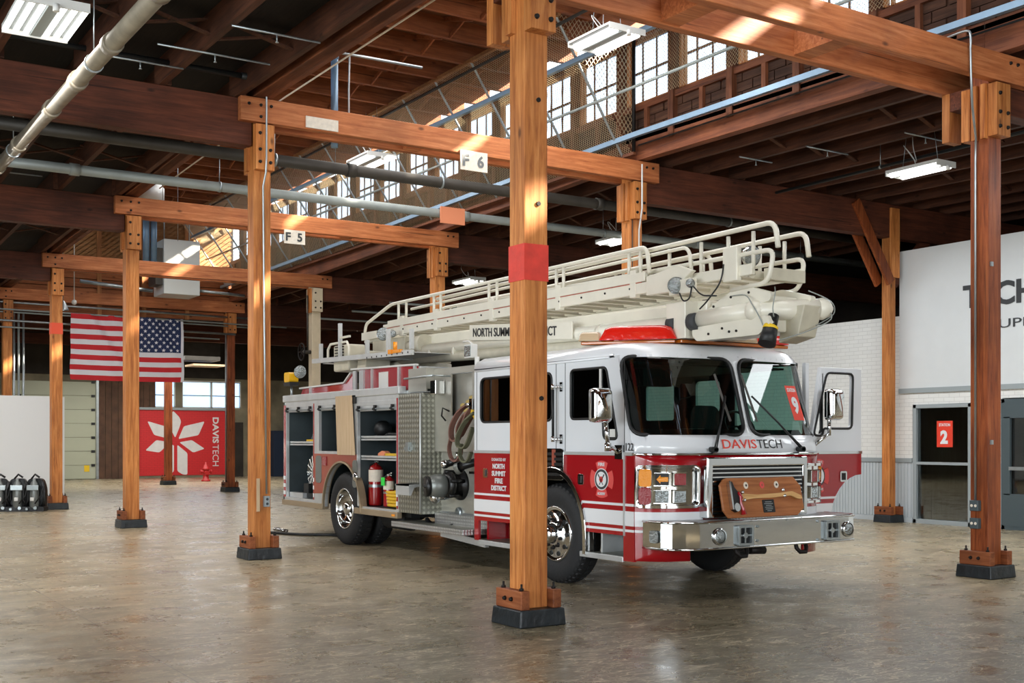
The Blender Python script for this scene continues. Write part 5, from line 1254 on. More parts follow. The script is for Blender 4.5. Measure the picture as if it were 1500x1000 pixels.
# ---- wheels
def wheel(cx, cy, out, front=True, name='wheel', dual=False):
    """cx: outer face X; out: -1 when the outside looks to -X"""
    R_, rz = .535, .535; ax = (out, 0, 0)
    prof = [(.30, -.02), (.34, .0), (.42, .012), (.49, .0), (.520, -.03), (.535, -.06), (.535, -.22), (.52, -.25), (.44, -.28), (.30, -.27)]
    m = MB(); m.lathe(prof, (cx, cy, rz), ax, 48)
    t = m.build(name, MAT['tire'], tk)
    tr = MB(); n = 44
    for k in range(n):
        for (h0, h1, off) in ((-.065, -.12, 0), (-.15, -.21, .5)):
            a0 = 2 * PI * (k + off) / n; a1 = a0 + 2 * PI / n * .62
            P = [(cx + out * h, cy + r * math.cos(a), rz + r * math.sin(a)) for r in (.53, .543) for a, h in ((a0, h0), (a1, h0), (a1, h1), (a0, h1))]
            tr.hexa(P)
        a0 = 2 * PI * k / n; a1 = a0 + 2 * PI / n * .5
        tr.hexa([(cx + out * h, cy + r * math.cos(a), rz + r * math.sin(a)) for (r, h) in ((.505, -.012), (.53, -.055)) for a in (a0, a1)] + [(cx + out * (h - .01), cy + (r + .008) * math.cos(a), rz + (r + .008) * math.sin(a)) for (r, h) in ((.515, -.012), (.537, -.055)) for a in (a0, a1)])
    tr.build('tread', MAT['tire'], t, kind='stuff', fix=False)
    if front:
        r = MB().lathe([(.305, -.03), (.30, .0), (.285, .0), (.27, -.02), (.25, -.012), (.14, .012), (.13, .03), (.11, .035)], (cx, cy, rz), ax, 40).build('rim', MAT['chrome'], t)
        MB().lathe([(.11, .03), (.10, .10), (.06, .13), (0, .135)], (cx, cy, rz), ax, 24).build('hub_cap', MAT['chrome'], t)
        h = MB(); q = MB()
        for k in range(10):
            a = 2 * PI * k / 10; y, z = cy + .225 * math.cos(a), rz + .225 * math.sin(a); h.cyl((cx + out * -.02, y, z), (cx + out * .004, y, z), .025, n=12)
            y, z = cy + .155 * math.cos(a + .3), rz + .155 * math.sin(a + .3); q.cyl((cx, y, z), (cx + out * .045, y, z), .019, .015, n=6)
        h.build('hand_holes', MAT['rubber'], t, kind='stuff'); q.build('wheel_nuts', MAT['iron'], t, kind='stuff')
    else:
        MB().lathe([(.305, -.03), (.30, .0), (.285, .0), (.275, -.03), (.26, -.16), (.20, -.185), (.12, -.19)], (cx, cy, rz), ax, 40).build('rim', MAT['chrome'], t)
        MB().lathe([(.13, -.19), (.12, -.10), (.105, -.05), (.09, -.02), (.04, -.01), (0, -.01)], (cx, cy, rz), ax, 24).build('hub', MAT['chrome'], t)
        h = MB()
        for k in range(10):
            a = 2 * PI * k / 10; y, z = cy + .17 * math.cos(a), rz + .17 * math.sin(a); h.cyl((cx + out * -.19, y, z), (cx + out * -.155, y, z), .018, n=6)
        h.build('wheel_nuts', MAT['chrome'], t, kind='stuff')
    return t
wheel(XN + .03, 10.38, -1); wheel(XF - .03, 10.38, 1)
wheel(XN + .02, 15.85, -1, False); wheel(XF - .02, 15.85, 1, False)
wheel(XN + .36, 15.85, -1, False, 'inner_wheel'); wheel(XF - .36, 15.85, 1, False, 'inner_wheel')
T(MB().cyl((7.4, 10.38, .53), (9.4, 10.38, .53), .07).cyl((7.4, 15.85, .53), (9.4, 15.85, .53), .09).sphere((8.4, 15.85, .53), .22), 'axles', 'undercarriage', kind='stuff')
T(MB().box(7.95, 8.1, 8.6, 18.1, .62, .85).box(8.7, 8.85, 8.6, 18.1, .62, .85), 'chassis_rails', 'undercarriage', kind='stuff')
T(MB().box(7.55, 9.5, 11.0, 13.9, .50, .85).box(7.3, 9.5, 13.95, 14.9, .50, .59).box(7.3, 9.5, 16.8, 18.1, .56, .7).box(7.5, 9.3, 8.9, 9.9, .6, .8), 'underbody', 'undercarriage', kind='stuff')
T(MB().cyl((7.5, 15.0, .42), (7.5, 14.3, .42), .13).box(7.4, 7.7, 12.4, 13.2, .33, .55).tube([(7.35, 13.6, .5), (7.3, 13.3, .38), (7.35, 12.9, .45)], .03), 'tank_and_pipes', 'undercarriage', kind='stuff')
T(MB().bar((7.25, 13.0, .36), (7.25, 11.9, .30), .05, .08), 'side_rail', 'alu')
T(MB().box(7.3, 7.75, 16.50, 16.53, .22, .75), 'mud_flap', 'rubber')
# ---- rear body with open compartments
c1, c2, c3 = (16.96, 18.07, .62, 2.02), (16.02, 16.74, 1.38, 2.02), (14.10, 15.34, .60, 1.98)
arch = [(15.85 - .66 * math.cos(a), .53 + .68 * math.sin(a)) for a in [PI * i / 20 for i in range(21)]]
outl = [(14.03, .57), (15.19, .57)] + arch + [(16.51, .57), (18.2, .57), (18.2, 2.20), (14.03, 2.20)]
R4 = lambda c: [(c[0], c[2]), (c[1], c[2]), (c[1], c[3]), (c[0], c[3])]
T(MB().prism(outl, fX(XN), 0, .05, [R4(c1), R4(c2), R4(c3)]), 'body_side', 'alu', bev=.004)
T(MB().box(XN - .02, XN + .10, 14.0, 18.2, 2.17, 2.28), 'body_top_rail', 'alu', bev=.012)
wp = [(15.40, .60)] + [(15.85 - .68 * math.cos(a), .53 + .70 * math.sin(a)) for a in [.1 + (PI - .2) * i / 20 for i in range(21)]] + [(16.90, .60), (16.90, 1.34), (15.38, 1.34)]
wp = [(15.37, 1.34), (15.37, .9)] + [(15.85 - .68 * math.cos(a), .53 + .70 * math.sin(a)) for a in [.75 + (PI - 1.05) * i / 16 for i in range(17)]] + [(16.90, .72), (16.90, 1.34)]
T(MB().prism(wp, fX(XN - .008), 0, .008), 'wheel_panel', 'rose_metal')
T(fender(15.85, XN - .01, .69, .71, 'alu', .018, .50), 'rear_fender', 'alu_beige', bev=.004)
T(MB().prism(arch, fX(XN + .7), 0, .02), 'wheel_well', 'undercarriage')
for y, z, w_, h_ in ((16.72, 1.10, .22, .42), (15.40, 1.06, .16, .40)): T(MB().prism(rrect(y - w_ / 2, y + w_ / 2, z - h_ / 2, z + h_ / 2, .06), fX(XN - .016), 0, .01), 'filler_panel', 'valve_grey', bev=.004)
T(MB().box(XN - .03, XN - .005, 16.40, 16.55, 1.16, 1.30), 'side_marker', 'red_lens', bev=.006)
T(MB().lathe([(.07, 0), (.07, .02), (.04, .03), (0, .03)], (XN - .016, 15.36, 1.02), (-1, 0, 0)), 'air_outlet', 'chrome')
for (y0, y1) in ((14.03, 15.40), (16.55, 18.2)): T(MB().box(XN - .03, XN + .05, y0, y1, .49, .575), 'rub_rail', 'alu_beige', bev=.006)
T(MB().box(XN - .034, XN - .03, 14.08, 14.18, .515, .545), 'side_marker', 'amber')
for y0, y1 in ((14.035, 14.095), (16.90, 16.95), (18.08, 18.19)):
    T(MB().box(XN - .006, XN, y0 + .012, y1 - .012, .62, 2.12), 'red_edge', 'truck_red')
    for k in range(3): T(MB().box(XN - .010, XN - .006, y0 + .008, y1 - .008, .66 + k * .12, .72 + k * .12), 'white_edge', 'stripe_white')
for c, nm in ((c1, 'rear'), (c2, 'upper'), (c3, 'front')):
    y0, y1, z0, z1 = c
    # liner box, open toward the side
    b = MB(); x0, x1, q = XN + .05, XN + .62, .012
    b.box(x1, x1 + q, y0 - .01, y1 + .01, z0, z1 + .1).box(x0, x1, y0 - q, y0, z0, z1 + .1).box(x0, x1, y1, y1 + q, z0, z1 + .1).box(x0, x1, y0, y1, z0 - q, z0).box(x0, x1, y0, y1, z1 + .1, z1 + .1 + q)
    cb = T(b, 'compartment', 'dark_blue_grey')
    d = T(MB().box(XN - .002, XN + .04, y0, y1, z1 - .02, z1 + .045).box(XN - .002, XN + .04, y0, y1, z1 + .055, z1 + .12), 'roll_door', 'alu', bev=.004)
    MB().box(XN - .03, XN - .012, y0 + .02, y1 - .02, z1 + .0, z1 + .018).build('lift_bar', MAT['galv'], d)
    for y in (y0 + .08, (y0 + y1) / 2, y1 - .08) if y1 - y0 > 1 else (y0 + .08, y1 - .08): MB().box(XN - .04, XN - .002, y - .015, y + .015, z1 - .02, z1 + .06).bar((XN - .03, y - .05, z1 + .05), (XN - .03, y + .05, z1 + .0), .02, .02).build('latch', MAT['rubber'], d)
    for k in range(3): MB().box(x1 - .02, x1, y0 + (y1 - y0) * (k + 1) / 4 - .01, y0 + (y1 - y0) * (k + 1) / 4 + .01, z0, z1).build('shelf_track', MAT['galv'], cb)
def shelf(c, z): return T(MB().box(XN + .06, XN + .6, c[0], c[1], z - .012, z).box(XN + .06, XN + .075, c[0], c[1], z - .035, z + .03), 'shelf', 'alu')
shelf(c1, 1.50); shelf(c3, 1.58); shelf(c3, 1.30)
T(MB().box(XN + .05, XN + .55, 17.5, 18.05, .62, .70), 'compartment_box', 'alu')
# cover panel leaning between the compartments
tag(T(MB().hexa([(XN - .03, 15.36, 1.33), (XN - .02, 15.36, 1.33), (XN - .02, 15.98, 1.33), (XN - .03, 15.98, 1.33), (XN - .035, 15.46, 2.20), (XN - .025, 15.46, 2.20), (XN - .025, 16.04, 2.20), (XN - .035, 16.04, 2.20)]), 'cover_panel', 'ply', bev=.002), 'pale tan cover panel')
T(MB().box(XN - .02, XN + .03, 15.36, 15.46, 2.08, 2.20), 'panel_bracket', 'rubber')
# rear faces
T(MB().box(XN, XF, 18.15, 18.2, .57, 2.2).box(XF - .05, XF, 12.1, 18.2, .57, 2.25).box(XN + .66, XN + .70, 14.0, 18.15, .58, 2.2).box(XN + .1, XF, 13.4, 18.15, 2.18, 2.22), 'body_shell', 'alu')
T(MB().box(XN + .1, XF - .1, 18.2, 18.45, .5, .56), 'tailboard', 'diamond_light')
# diamond plate corner and recessed pump panel
T(MB().prism([(13.40, .58), (14.03, .58), (14.03, 2.17), (13.40, 2.17)], fX(XN), 0, .03), 'tread_panel', 'diamond')
T(MB().box(XN, XN + .42, 13.38, 13.40, .58, 2.17), 'tread_panel', 'diamond')
T(MB().box(XN + .30, XN + .32, 12.03, 13.38, .56, 2.40), 'pump_panel', 'stainless')
T(MB().box(XN + .2, XN + .30, 12.05, 13.38, .45, .60), 'kick_panel', 'diamond_light')
T(MB().box(XN + .26, XN + .30, 12.05, 13.38, 1.44, 1.455).box(XN + .29, XN + .30, 12.05, 13.38, 1.86, 1.868), 'panel_seam', 'galv')
T(MB().box(XN - .04, XN, 13.62, 13.80, 1.42, 1.46).box(XN - .05, XN - .0, 13.66, 13.74, 1.40, 1.52), 'lever', 'galv')
T(MB().tube([(XN, 13.41, .6), (XN, 13.405, 2.16)], .012, 6), 'corner_edge', 'alu')
ps = T(MB().box(XN - .14, XN + .32, 12.08, 13.95, .44, .465), 'pump_step', 'diamond')
MB().box(XN - .15, XN - .13, 12.08, 13.95, .40, .47).box(XN - .15, XN + .3, 12.06, 12.08, .40, .47).build('step_edge', MAT['diamond_light'], ps); MB().box(XN + .28, XN + .30, 12.08, 13.38, .47, .62).build('kick_plate', MAT['diamond_light'], ps)
fs = T(MB().prism([(0, .85), (.26, .85), (.26, .87), (0, .87)], lambda a, b, d: (XN - .16 + a, 13.40 + d, b + .10), 0, .42), 'fold_down_step', 'alu'); MB().prism([(-.16, .97), (-.16, .83), (-.13, .83), (-.08, .93), (.1, .95), (.1, .97)], lambda a, b, d: (XN + a, 13.42 + d, b), 0, .38).build('step_apron', MAT['alu'], fs)
# hose bed opening above the pump
hb = T(MB().box(XN + .08, XN + .32, 13.40, 13.9, 2.19, 2.50), 'pump_house', 'stainless')
T(MB().prism([(12.05, 1.40), (13.42, 1.40), (13.42, 2.48), (12.05, 2.48)], fX(XN + .20), 0, .02, [[(12.08, 1.86), (12.95, 1.86), (12.95, 2.40), (12.08, 2.40)]]), 'hose_well', 'stainless')
T(MB().box(XN + .5, XN + .52, 12.05, 13.0, 1.80, 2.42).box(XN + .22, XN + .5, 12.06, 13.0, 1.82, 1.86), 'hose_well_inside', 'conc_wall')
T(MB().box(XN + .22, XN + .24, 12.05, 12.45, 1.86, 2.40), 'well_door', 'stainless')
T(MB().tube([(XN - .06, 12.95, 2.37), (XN - .06, 13.75, 2.36)], .014, 6).tube([(XN - .06, 12.97, 2.37), (XN + .2, 12.97, 2.37)], .01, 6), 'hand_rail', 'galv')
T(MB().box(XN + .05, XN + .19, 13.10, 13.24, 2.14, 2.32), 'panel_lamp', 'chrome', bev=.01)
T(MB().tube([(XN + .19, 12.98, 1.92), (XN + .10, 12.99, 1.96), (XN + .1, 13.02, 1.86), (XN + .17, 13.04, 1.80)], .012, 6), 'pull_handle', 'rubber')
# suction inlet and discharges
sx = XN + .30
su = T(MB().lathe([(.20, 0), (.20, .03), (.13, .05), (.13, .14), (.17, .16), (.17, .22), (.12, .24)], (sx, 12.86, .98), (-1, 0, 0)), 'suction_inlet', 'brass_dark')
MB().lathe([(.12, .20), (.145, .22), (.15, .33), (.13, .41), (.10, .43)], (sx, 12.86, .98), (-1, .25, -.04)).build('suction_cap', MAT['valve_grey'], su)
MB().lathe([(.105, .42), (.13, .43), (.13, .47), (.02, .47), (.02, .49), (0, .49)], (sx, 12.86, .98), (-1, .25, -.04)).build('cap_face', MAT['brass_dark'], su)
for k in range(5):
    a = 2 * PI * k / 5 + .3; MB().cyl((sx - .05, 12.86 + .16 * math.cos(a), .98 + .16 * math.sin(a)), (sx - .24, 12.86 + .17 * math.cos(a), .98 + .17 * math.sin(a)), .025).build('lug', MAT['brass_dark'], su)
MB().sphere((sx - .28, 13.04, .82), .08).cyl((sx - .1, 12.95, .84), (sx - .3, 13.04, .82), .05).build('relief_valve', MAT['chrome'], su)
d = T(MB().tube([(sx, 12.28, 1.28), (sx - .12, 12.30, 1.28), (sx - .20, 12.42, 1.24), (sx - .24, 12.50, 1.20)], .052, 12), 'discharge', 'brass_dark'); MB().lathe([(.07, 0), (.075, .06), (.06, .07), (.05, .03)], (sx - .23, 12.48, 1.21), (-.35, .75, -.3)).build('coupling', MAT['valve_grey'], d); MB().box(sx - .1, sx - .08, 12.25, 12.5, 1.13, 1.16).build('handle', MAT['chrome'], d)
d = T(MB().tube([(sx, 12.88, 1.28), (sx - .10, 12.90, 1.27), (sx - .16, 12.96, 1.24)], .045, 12), 'discharge', 'brass_dark'); MB().sphere((sx - .17, 12.98, 1.24), .06).cyl((sx - .05, 12.88, 1.3), (sx - .05, 12.88, 1.42), .02).build('valve', MAT['chrome'], d)
for y, z, h_, m_ in ((12.10, 1.33, .07, 'sticker_red'), (12.13, 1.20, .16, 'amber'), (12.20, 1.20, .16, 'stripe_white'), (12.06, 1.18, .14, 'sticker_red')): T(MB().box(sx - .012, sx - .006, y - .035, y + .035, z, z + h_), 'warning_label', m_)
T(MB().tube([(sx - .01, 12.20 + .05 * math.cos(a), .95 + .06 * math.sin(a)) for a in [2 * PI * k / 16 for k in range(16)]], .006, 5, closed=True).lathe([(.07, 0), (.07, .03), (0, .03)], (sx, 12.9, .62), (-1, 0, 0)), 'drain_rings', 'galv', kind='stuff')
# ---- upper hose bed sides
T(MB().prism([(13.93, 2.24), (15.75, 2.24), (15.75, 2.62), (13.93, 2.55)], fX(XN + .22), 0, .03), 'hose_bed_side', 'truck_red')
T(MB().prism([(15.98, 2.24), (18.05, 2.24), (17.9, 2.40), (16.3, 2.42), (15.98, 2.56)], fX(XN + .22), 0, .03), 'hose_bed_side', 'truck_red')
for y, w_ in ((13.95, .05), (14.42, .05), (15.28, .03), (15.62, .14), (15.86, .10), (17.55, .06)): T(MB().box(XN + .19, XN + .22, y - w_ / 2, y + w_ / 2, 2.24, 2.58 if y < 16 else 2.40), 'stake', 'alu')
T(MB().bar((XN + .21, 13.9, 2.57), (XN + .21, 15.98, 2.61), .05, .025).bar((XN + .21, 16.0, 2.56), (XN + .21, 16.25, 2.42), .04, .025).bar((XN + .21, 16.25, 2.42), (XN + .21, 18.0, 2.40), .04, .025), 'bed_rail', 'lamp_white')
T(MB().box(XN + .216, XN + .219, 14.78, 15.08, 2.29, 2.52), 'wall_reflector', 'lamp_white')
T(MB().box(9.35, 9.40, 13.9, 18.0, 2.24, 2.6).box(XN + .25, 9.4, 13.9, 13.93, 2.22, 2.55), 'hose_bed_shell', 'alu')
# ---- platform tray behind the cab
pf = T(MB().bar((XN + .12, 17.25, 2.80), (XN + .12, 13.85, 2.73), .04, .07), 'platform_tray', 'alu')
MB().box(XN + .14, XN + 1.0, 15.1, 15.2, 2.72, 2.75).box(XN + .14, XN + 1.0, 16.5, 16.6, 2.74, 2.77).box(XN + .14, XN + .9, 14.0, 16.9, 2.74, 2.75).build('tray_floor', MAT['alu'], pf)
for k in range(9): MB().cyl((XN + .10, 13.95 + k * .16, 2.735), (XN + .095, 13.95 + k * .16, 2.735), .013, n=8).build('tray_hole', MAT['rubber'], pf, fix=False)
for y, z in ((16.98, 3.06), (15.30, 3.00), (14.62, 3.10), (13.92, 3.05), (16.25, 3.32)): MB().bar((XN + .14, y, 2.78), (XN + .14, y, z), .05, .05, (0, 1, 0)).build('tray_post', MAT['alu'], pf)
MB().bar((XN + .14, 16.25, 3.10), (XN + .14, 15.9, 3.10), .03, .03).build('tray_arm', MAT['ladder_white'], pf)
MB().box(XN + .08, XN + .12, 14.15, 14.42, 2.745, 2.79).box(XN + .07, XN + .12, 14.40, 14.50, 2.74, 2.80).cyl((XN + .1, 14.33, 2.79), (XN + .1, 14.33, 2.90), .03).build('orange_clamp', MAT['amber'], pf)
hx = XN + .18
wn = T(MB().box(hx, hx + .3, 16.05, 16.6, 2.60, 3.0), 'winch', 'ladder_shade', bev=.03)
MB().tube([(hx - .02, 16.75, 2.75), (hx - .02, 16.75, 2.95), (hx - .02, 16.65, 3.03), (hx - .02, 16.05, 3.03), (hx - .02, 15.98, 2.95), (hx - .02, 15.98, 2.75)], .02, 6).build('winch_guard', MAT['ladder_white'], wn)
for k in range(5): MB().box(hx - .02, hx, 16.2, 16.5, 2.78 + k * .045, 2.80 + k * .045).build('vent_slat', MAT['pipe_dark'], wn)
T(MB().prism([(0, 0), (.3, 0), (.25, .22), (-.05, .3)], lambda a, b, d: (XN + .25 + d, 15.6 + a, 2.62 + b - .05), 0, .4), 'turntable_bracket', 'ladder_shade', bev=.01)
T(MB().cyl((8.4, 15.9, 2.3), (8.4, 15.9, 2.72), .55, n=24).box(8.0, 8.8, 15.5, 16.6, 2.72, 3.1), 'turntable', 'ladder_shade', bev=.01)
for y, z, r, X in ((15.72, 3.14, .10, 7.75), (15.40, 3.12, .05, 7.75)):
    sp_ = T(MB().lathe([(0, .1), (.5 * r, .09), (r * .9, .03), (r, 0), (r * 1.0, -.02)], (X, y, z), (.3, 1, 0)), 'work_lamp', 'chrome'); MB().lathe([(r * .95, -.02), (r * .6, -.035), (0, -.04)], (X, y, z), (.3, 1, 0)).build('lens', MAT['lens'], sp_)
# rear corner lamps
T(MB().prism(rrect(17.95, 18.18, 2.50, 2.66, .04), fX(XN + .0), 0, .16), 'rear_beacon', 'yellow_lamp', bev=.01); T(MB().box(XN, XN + .16, 17.93, 18.2, 2.44, 2.50), 'beacon_base', 'rubber')
sl = T(MB().lathe([(0, .1), (.06, .08), (.11, 0)], (XN + .12, 17.78, 2.66), (0, 1, .2)), 'spot_lamp', 'chrome'); MB().lathe([(.105, .0), (.06, -.02), (0, -.03)], (XN + .12, 17.78, 2.66), (0, 1, .2)).build('lens', MAT['lens'], sl)
T(MB().cyl((XN + .1, 18.1, 2.25), (XN + .1, 18.1, 2.44), .02), 'beacon_post', 'galv')
# flood lamp behind the cab
fl_ = T(MB().box(XN + .03, XN + .12, 12.15, 12.33, 2.55, 2.72), 'flood_lamp', 'lamp_white', bev=.01); MB().box(XN + .02, XN + .03, 12.17, 12.31, 2.57, 2.70).build('lens', MAT['lens'], fl_)
MB().cyl((XN + .08, 12.10, 2.36), (XN + .08, 12.10, 2.56), .03).tube([(XN + .08, 12.2, 2.72), (XN + .05, 12.25, 2.76), (XN + .05, 12.38, 2.76)], .01, 6).build('lamp_stem', MAT['lamp_white'], fl_)
T(MB().cyl((XN + .08, 12.08, 1.98), (XN - .02, 12.08, 1.98), .02).box(XN - .02, XN + .02, 12.05, 12.12, 1.92, 2.05).cyl((XN - .02, 12.1, 1.98), (XN - .02, 12.2, 1.98), .02), 'door_catch', 'chrome')

# ---- light bar
mat('amber_dark', (176, 92, 20), .25, coat=.5)
lb = T(MB().bar((7.32, 10.05, 2.575), (7.98, 9.30, 2.575), .20, .035).bar((7.95, 9.28, 2.575), (9.5, 9.28, 2.575), .20, .035), 'light_bar', 'amber_dark', bev=.01)
def dome(p0, p1, w_, h, m_, nm='lens'):
    p0, p1 = Vector(p0), Vector(p1); d = p1 - p0; s = d.cross(Vector((0, 0, 1))).normalized(); b = MB(); nn = 14; prof = 10; vs = []
    for i in range(nn + 1):
        t = i / nn; e = min(1, (1 - abs(2 * t - 1) ** 6) ** .4 + .02)
        for k in range(prof + 1):
            a = PI * k / prof; vs.append(p0 + d * t + s * (w_ / 2 * math.copysign(abs(math.cos(a)) ** .6, math.cos(a))) * (.85 + .15 * e) + Vector((0, 0, h * e * math.sin(a) ** .6)))
    b.add(vs, [(i * (prof + 1) + k, i * (prof + 1) + k + 1, (i + 1) * (prof + 1) + k + 1, (i + 1) * (prof + 1) + k) for i in range(nn) for k in range(prof)], True)
    return b.build(nm, MAT[m_], lb)
mat('clear_lens', (196, 172, 140), .15, coat=.5)
dome((7.30, 10.07, 2.60), (7.46, 9.89, 2.60), .21, .10, 'clear_lens'); dome((7.45, 9.90, 2.60), (7.99, 9.28, 2.60), .24, .155, 'red_bar'); dome((8.0, 9.28, 2.60), (8.42, 9.28, 2.60), .2, .11, 'clear_lens'); dome((8.6, 9.28, 2.60), (9.06, 9.28, 2.60), .2, .11, 'clear_lens'); dome((9.06, 9.28, 2.60), (9.52, 9.28, 2.60), .22, .12, 'red_bar')

# ---- ladder and boom
LW = 'ladder_white'
def rail(pts, r, nm, p, m_=LW): return MB().tube(fillet(pts) if len(pts) > 2 else pts, r, 8).build(nm, MAT[m_], p)
ld = T(MB().box(8.0, 8.8, 15.9, 16.9, 3.10, 3.16), 'ladder', LW)
def beam(x, y0, y1, z0, z1, nm='side_beam', m_=LW, w_=.05): return MB().box(x - w_ / 2, x + w_ / 2, y0, y1, z0, z1).build(nm, MAT[m_], ld, bev=.006)
for s in (-1, 1):
    xo, xm, xi = 8.4 + s * .45, 8.4 + s * .39, 8.4 + s * .34
    beam(xo, 9.72, 16.85, 3.13, 3.25); beam(xo + s * .012, 9.74, 15.9, 3.258, 3.36, 'upper_beam')
    MB().box(xo - .028 if s < 0 else xo + .024, xo - .024 if s < 0 else xo + .028, 9.8, 16.2, 3.247, 3.257).build('red_line', MAT['rose_metal'], ld)
    beam(xm, 9.10, 16.2, 3.15, 3.33); beam(xi, 8.25, 15.6, 3.16, 3.27, m_=LW)
    # hand rails
    ro = [(xo, 16.78, 3.20), (xo, 16.74, 3.38), (xo, 15.85, 3.61), (xo, 9.74, 3.63), (xo, 9.70, 3.34)]
    rail(ro, .024, 'hand_rail', ld)
    rail([(xm, 15.3, 3.49), (xm, 9.13, 3.55), (xm, 9.10, 3.32)], .02, 'hand_rail', ld)
    k = 0 if s < 0 else .25
    rail([(xi, 14.6, 3.57), (xi, 7.96 + k, 3.63), (xi, 7.92 + k, 3.38)], .026, 'hand_rail', ld)
    rail([(xi, 14.0, 3.40), (xi, 7.97 + k, 3.37), (xi, 8.05 + k, 3.06), (xi, 8.55 + k, 3.04)], .024, 'hand_rail', ld)
    for y in (15.6, 15.35, 14.5, 14.3, 13.0, 12.8, 11.45, 11.3, 10.05, 9.85):
        rail([(xo, y, 3.30), (xo, y, 3.60)], .020, 'stanchion', ld)
    for y in (15.45, 14.4, 12.9, 11.38, 9.95): MB().box(xo - .035, xo + .035, y - .05, y + .05, 3.10, 3.40).build('bracket', MAT[LW], ld, bev=.008)
    for y in (9.5, 9.0, 8.6, 8.25): rail([(xi, y + k, 3.22), (xi, y + k, 3.58)], .02, 'stanchion', ld)
    MB().prism([(9.30, 3.10), (9.72, 3.10), (9.72, 3.30), (9.20, 3.36), (8.98, 3.28)], fX(xo - .03), 0, .06).build('end_bracket', MAT[LW], ld, bev=.008)
    for y in [10 + .45 * q for q in range(14)]: MB().cyl((xo + s * .026, y, 3.20), (xo + s * .036, y, 3.20), .012, n=8).build('bolt', MAT['iron'], ld, fix=False)
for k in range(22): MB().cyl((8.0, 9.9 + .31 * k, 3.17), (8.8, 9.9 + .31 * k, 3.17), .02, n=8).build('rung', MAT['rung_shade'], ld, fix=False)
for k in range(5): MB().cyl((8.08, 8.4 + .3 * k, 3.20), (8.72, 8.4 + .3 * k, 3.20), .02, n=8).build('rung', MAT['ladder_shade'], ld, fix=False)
for q, (y, tx) in enumerate(((15.6, '40'), (14.6, '45'), (13.6, '50'), (12.6, '55'), (10.9, '65'))):
    place(text_mb(tx, .045, .06, .002), (7.921, y, 3.262), (0, -1, 0), (0, 0, 1)).build('length_mark', MAT['sticker_red'], ld)
# tip equipment
MB().box(8.0, 8.07, 8.42, 8.62, 3.12, 3.46).build('tip_plate', MAT[LW], ld, bev=.01)
hl_ = MB().lathe([(0, .12), (.06, .11), (.10, .05), (.105, 0)], (8.16, 8.36, 3.36), (0, .9, .2)).build('tip_lamp', MAT['chrome'], ld); MB().lathe([(.1, 0), (.05, -.02), (0, -.03)], (8.16, 8.36, 3.36), (0, .9, .2)).build('lens', MAT['lens'], hl_)
MB().box(8.15, 8.62, 8.10, 8.20, 3.10, 3.22).cyl((8.1, 8.3, 3.17), (8.75, 8.3, 3.17), .04).build('tip_step', MAT['ladder_shade'], ld, bev=.005)
for x, y, r in ((7.86, 9.16, .085), (7.86, 8.94, .045)):
    o = MB().lathe([(0, .1), (r * .6, .09), (r, .02), (r * 1.05, 0)], (x, y, 3.14), (.55, .8, 0)).build('spot_lamp', MAT['chrome'], ld); MB().lathe([(r, 0), (r * .6, -.025), (0, -.035)], (x, y, 3.14), (.55, .8, 0)).build('lens', MAT['lens'], o)
MB().box(7.88, 7.96, 8.95, 9.3, 3.05, 3.20).build('lamp_mount', MAT[LW], ld, bev=.01)
for pts in ([(7.87, 9.12, 3.06), (7.86, 9.05, 2.96), (7.86, 8.95, 2.98), (7.86, 8.92, 3.1)], [(7.87, 8.9, 3.1), (7.88, 8.8, 3.0), (7.9, 8.6, 2.98)], [(8.0, 8.6, 3.3), (7.98, 8.62, 3.12), (7.95, 8.8, 2.94), (7.95, 8.9, 2.88)]): rail(pts, .008, 'cable', ld, 'rubber')
# boom
bo = T(MB().hexa([(8.1, 8.95, 2.60), (8.7, 8.95, 2.60), (8.7, 15.4, 2.80), (8.1, 15.4, 2.80), (8.1, 8.95, 2.99), (8.7, 8.95, 2.99), (8.7, 15.4, 3.10), (8.1, 15.4, 3.10)]), 'boom', LW, bev=.03)
MB().cyl((8.02, 9.0, 2.76), (8.02, 15.0, 2.86), .085, n=20).build('water_pipe', MAT[LW], bo); MB().cyl((8.0, 10.3, 2.62), (8.0, 16.0, 2.76), .07, n=16).build('lower_pipe', MAT['ladder_shade'], bo)
for y in (13.9, 14.6, 10.6): MB().cyl((8.02, y, 2.775), (8.02, y + .05, 2.776), .1, n=20).build('pipe_clamp', MAT[LW], bo)
MB().cyl((8.0, 15.05, 2.96), (8.0, 14.85, 2.955), .13, n=24).cyl((8.0, 15.3, 2.94), (8.0, 15.1, 2.94), .09).build('pipe_end', MAT['ladder_shade'], bo)
for y in (9.40, 9.08): MB().cyl((8.0, y, 2.765), (8.0, y - .12, 2.765), .09, n=20).build('rubber_coupling', MAT['letter_dark'], bo)
MB().box(7.93, 8.12, 9.1, 9.4, 2.6, 2.98).build('collar_plate', MAT[LW], bo, bev=.008)
bd_ = MB().hexa([(7.90, 11.06, 2.73), (7.92, 11.06, 2.73), (7.92, 13.42, 2.885), (7.90, 13.42, 2.885), (7.90, 11.06, 2.935), (7.92, 11.06, 2.935), (7.92, 13.42, 3.09), (7.90, 13.42, 3.09)]).build('name_board', MAT[LW], bo, bev=.003)
q = text_mb('NORTH SUMMIT FIRE DISTRICT', .115, 1.95, .004, bold=.015); q.v = [(7.897 - p[2], 13.32 - p[0], 2.925 + p[1] - p[0] * .0665) for p in q.v]; q.build('lettering', MAT['black_letter'], bd_)
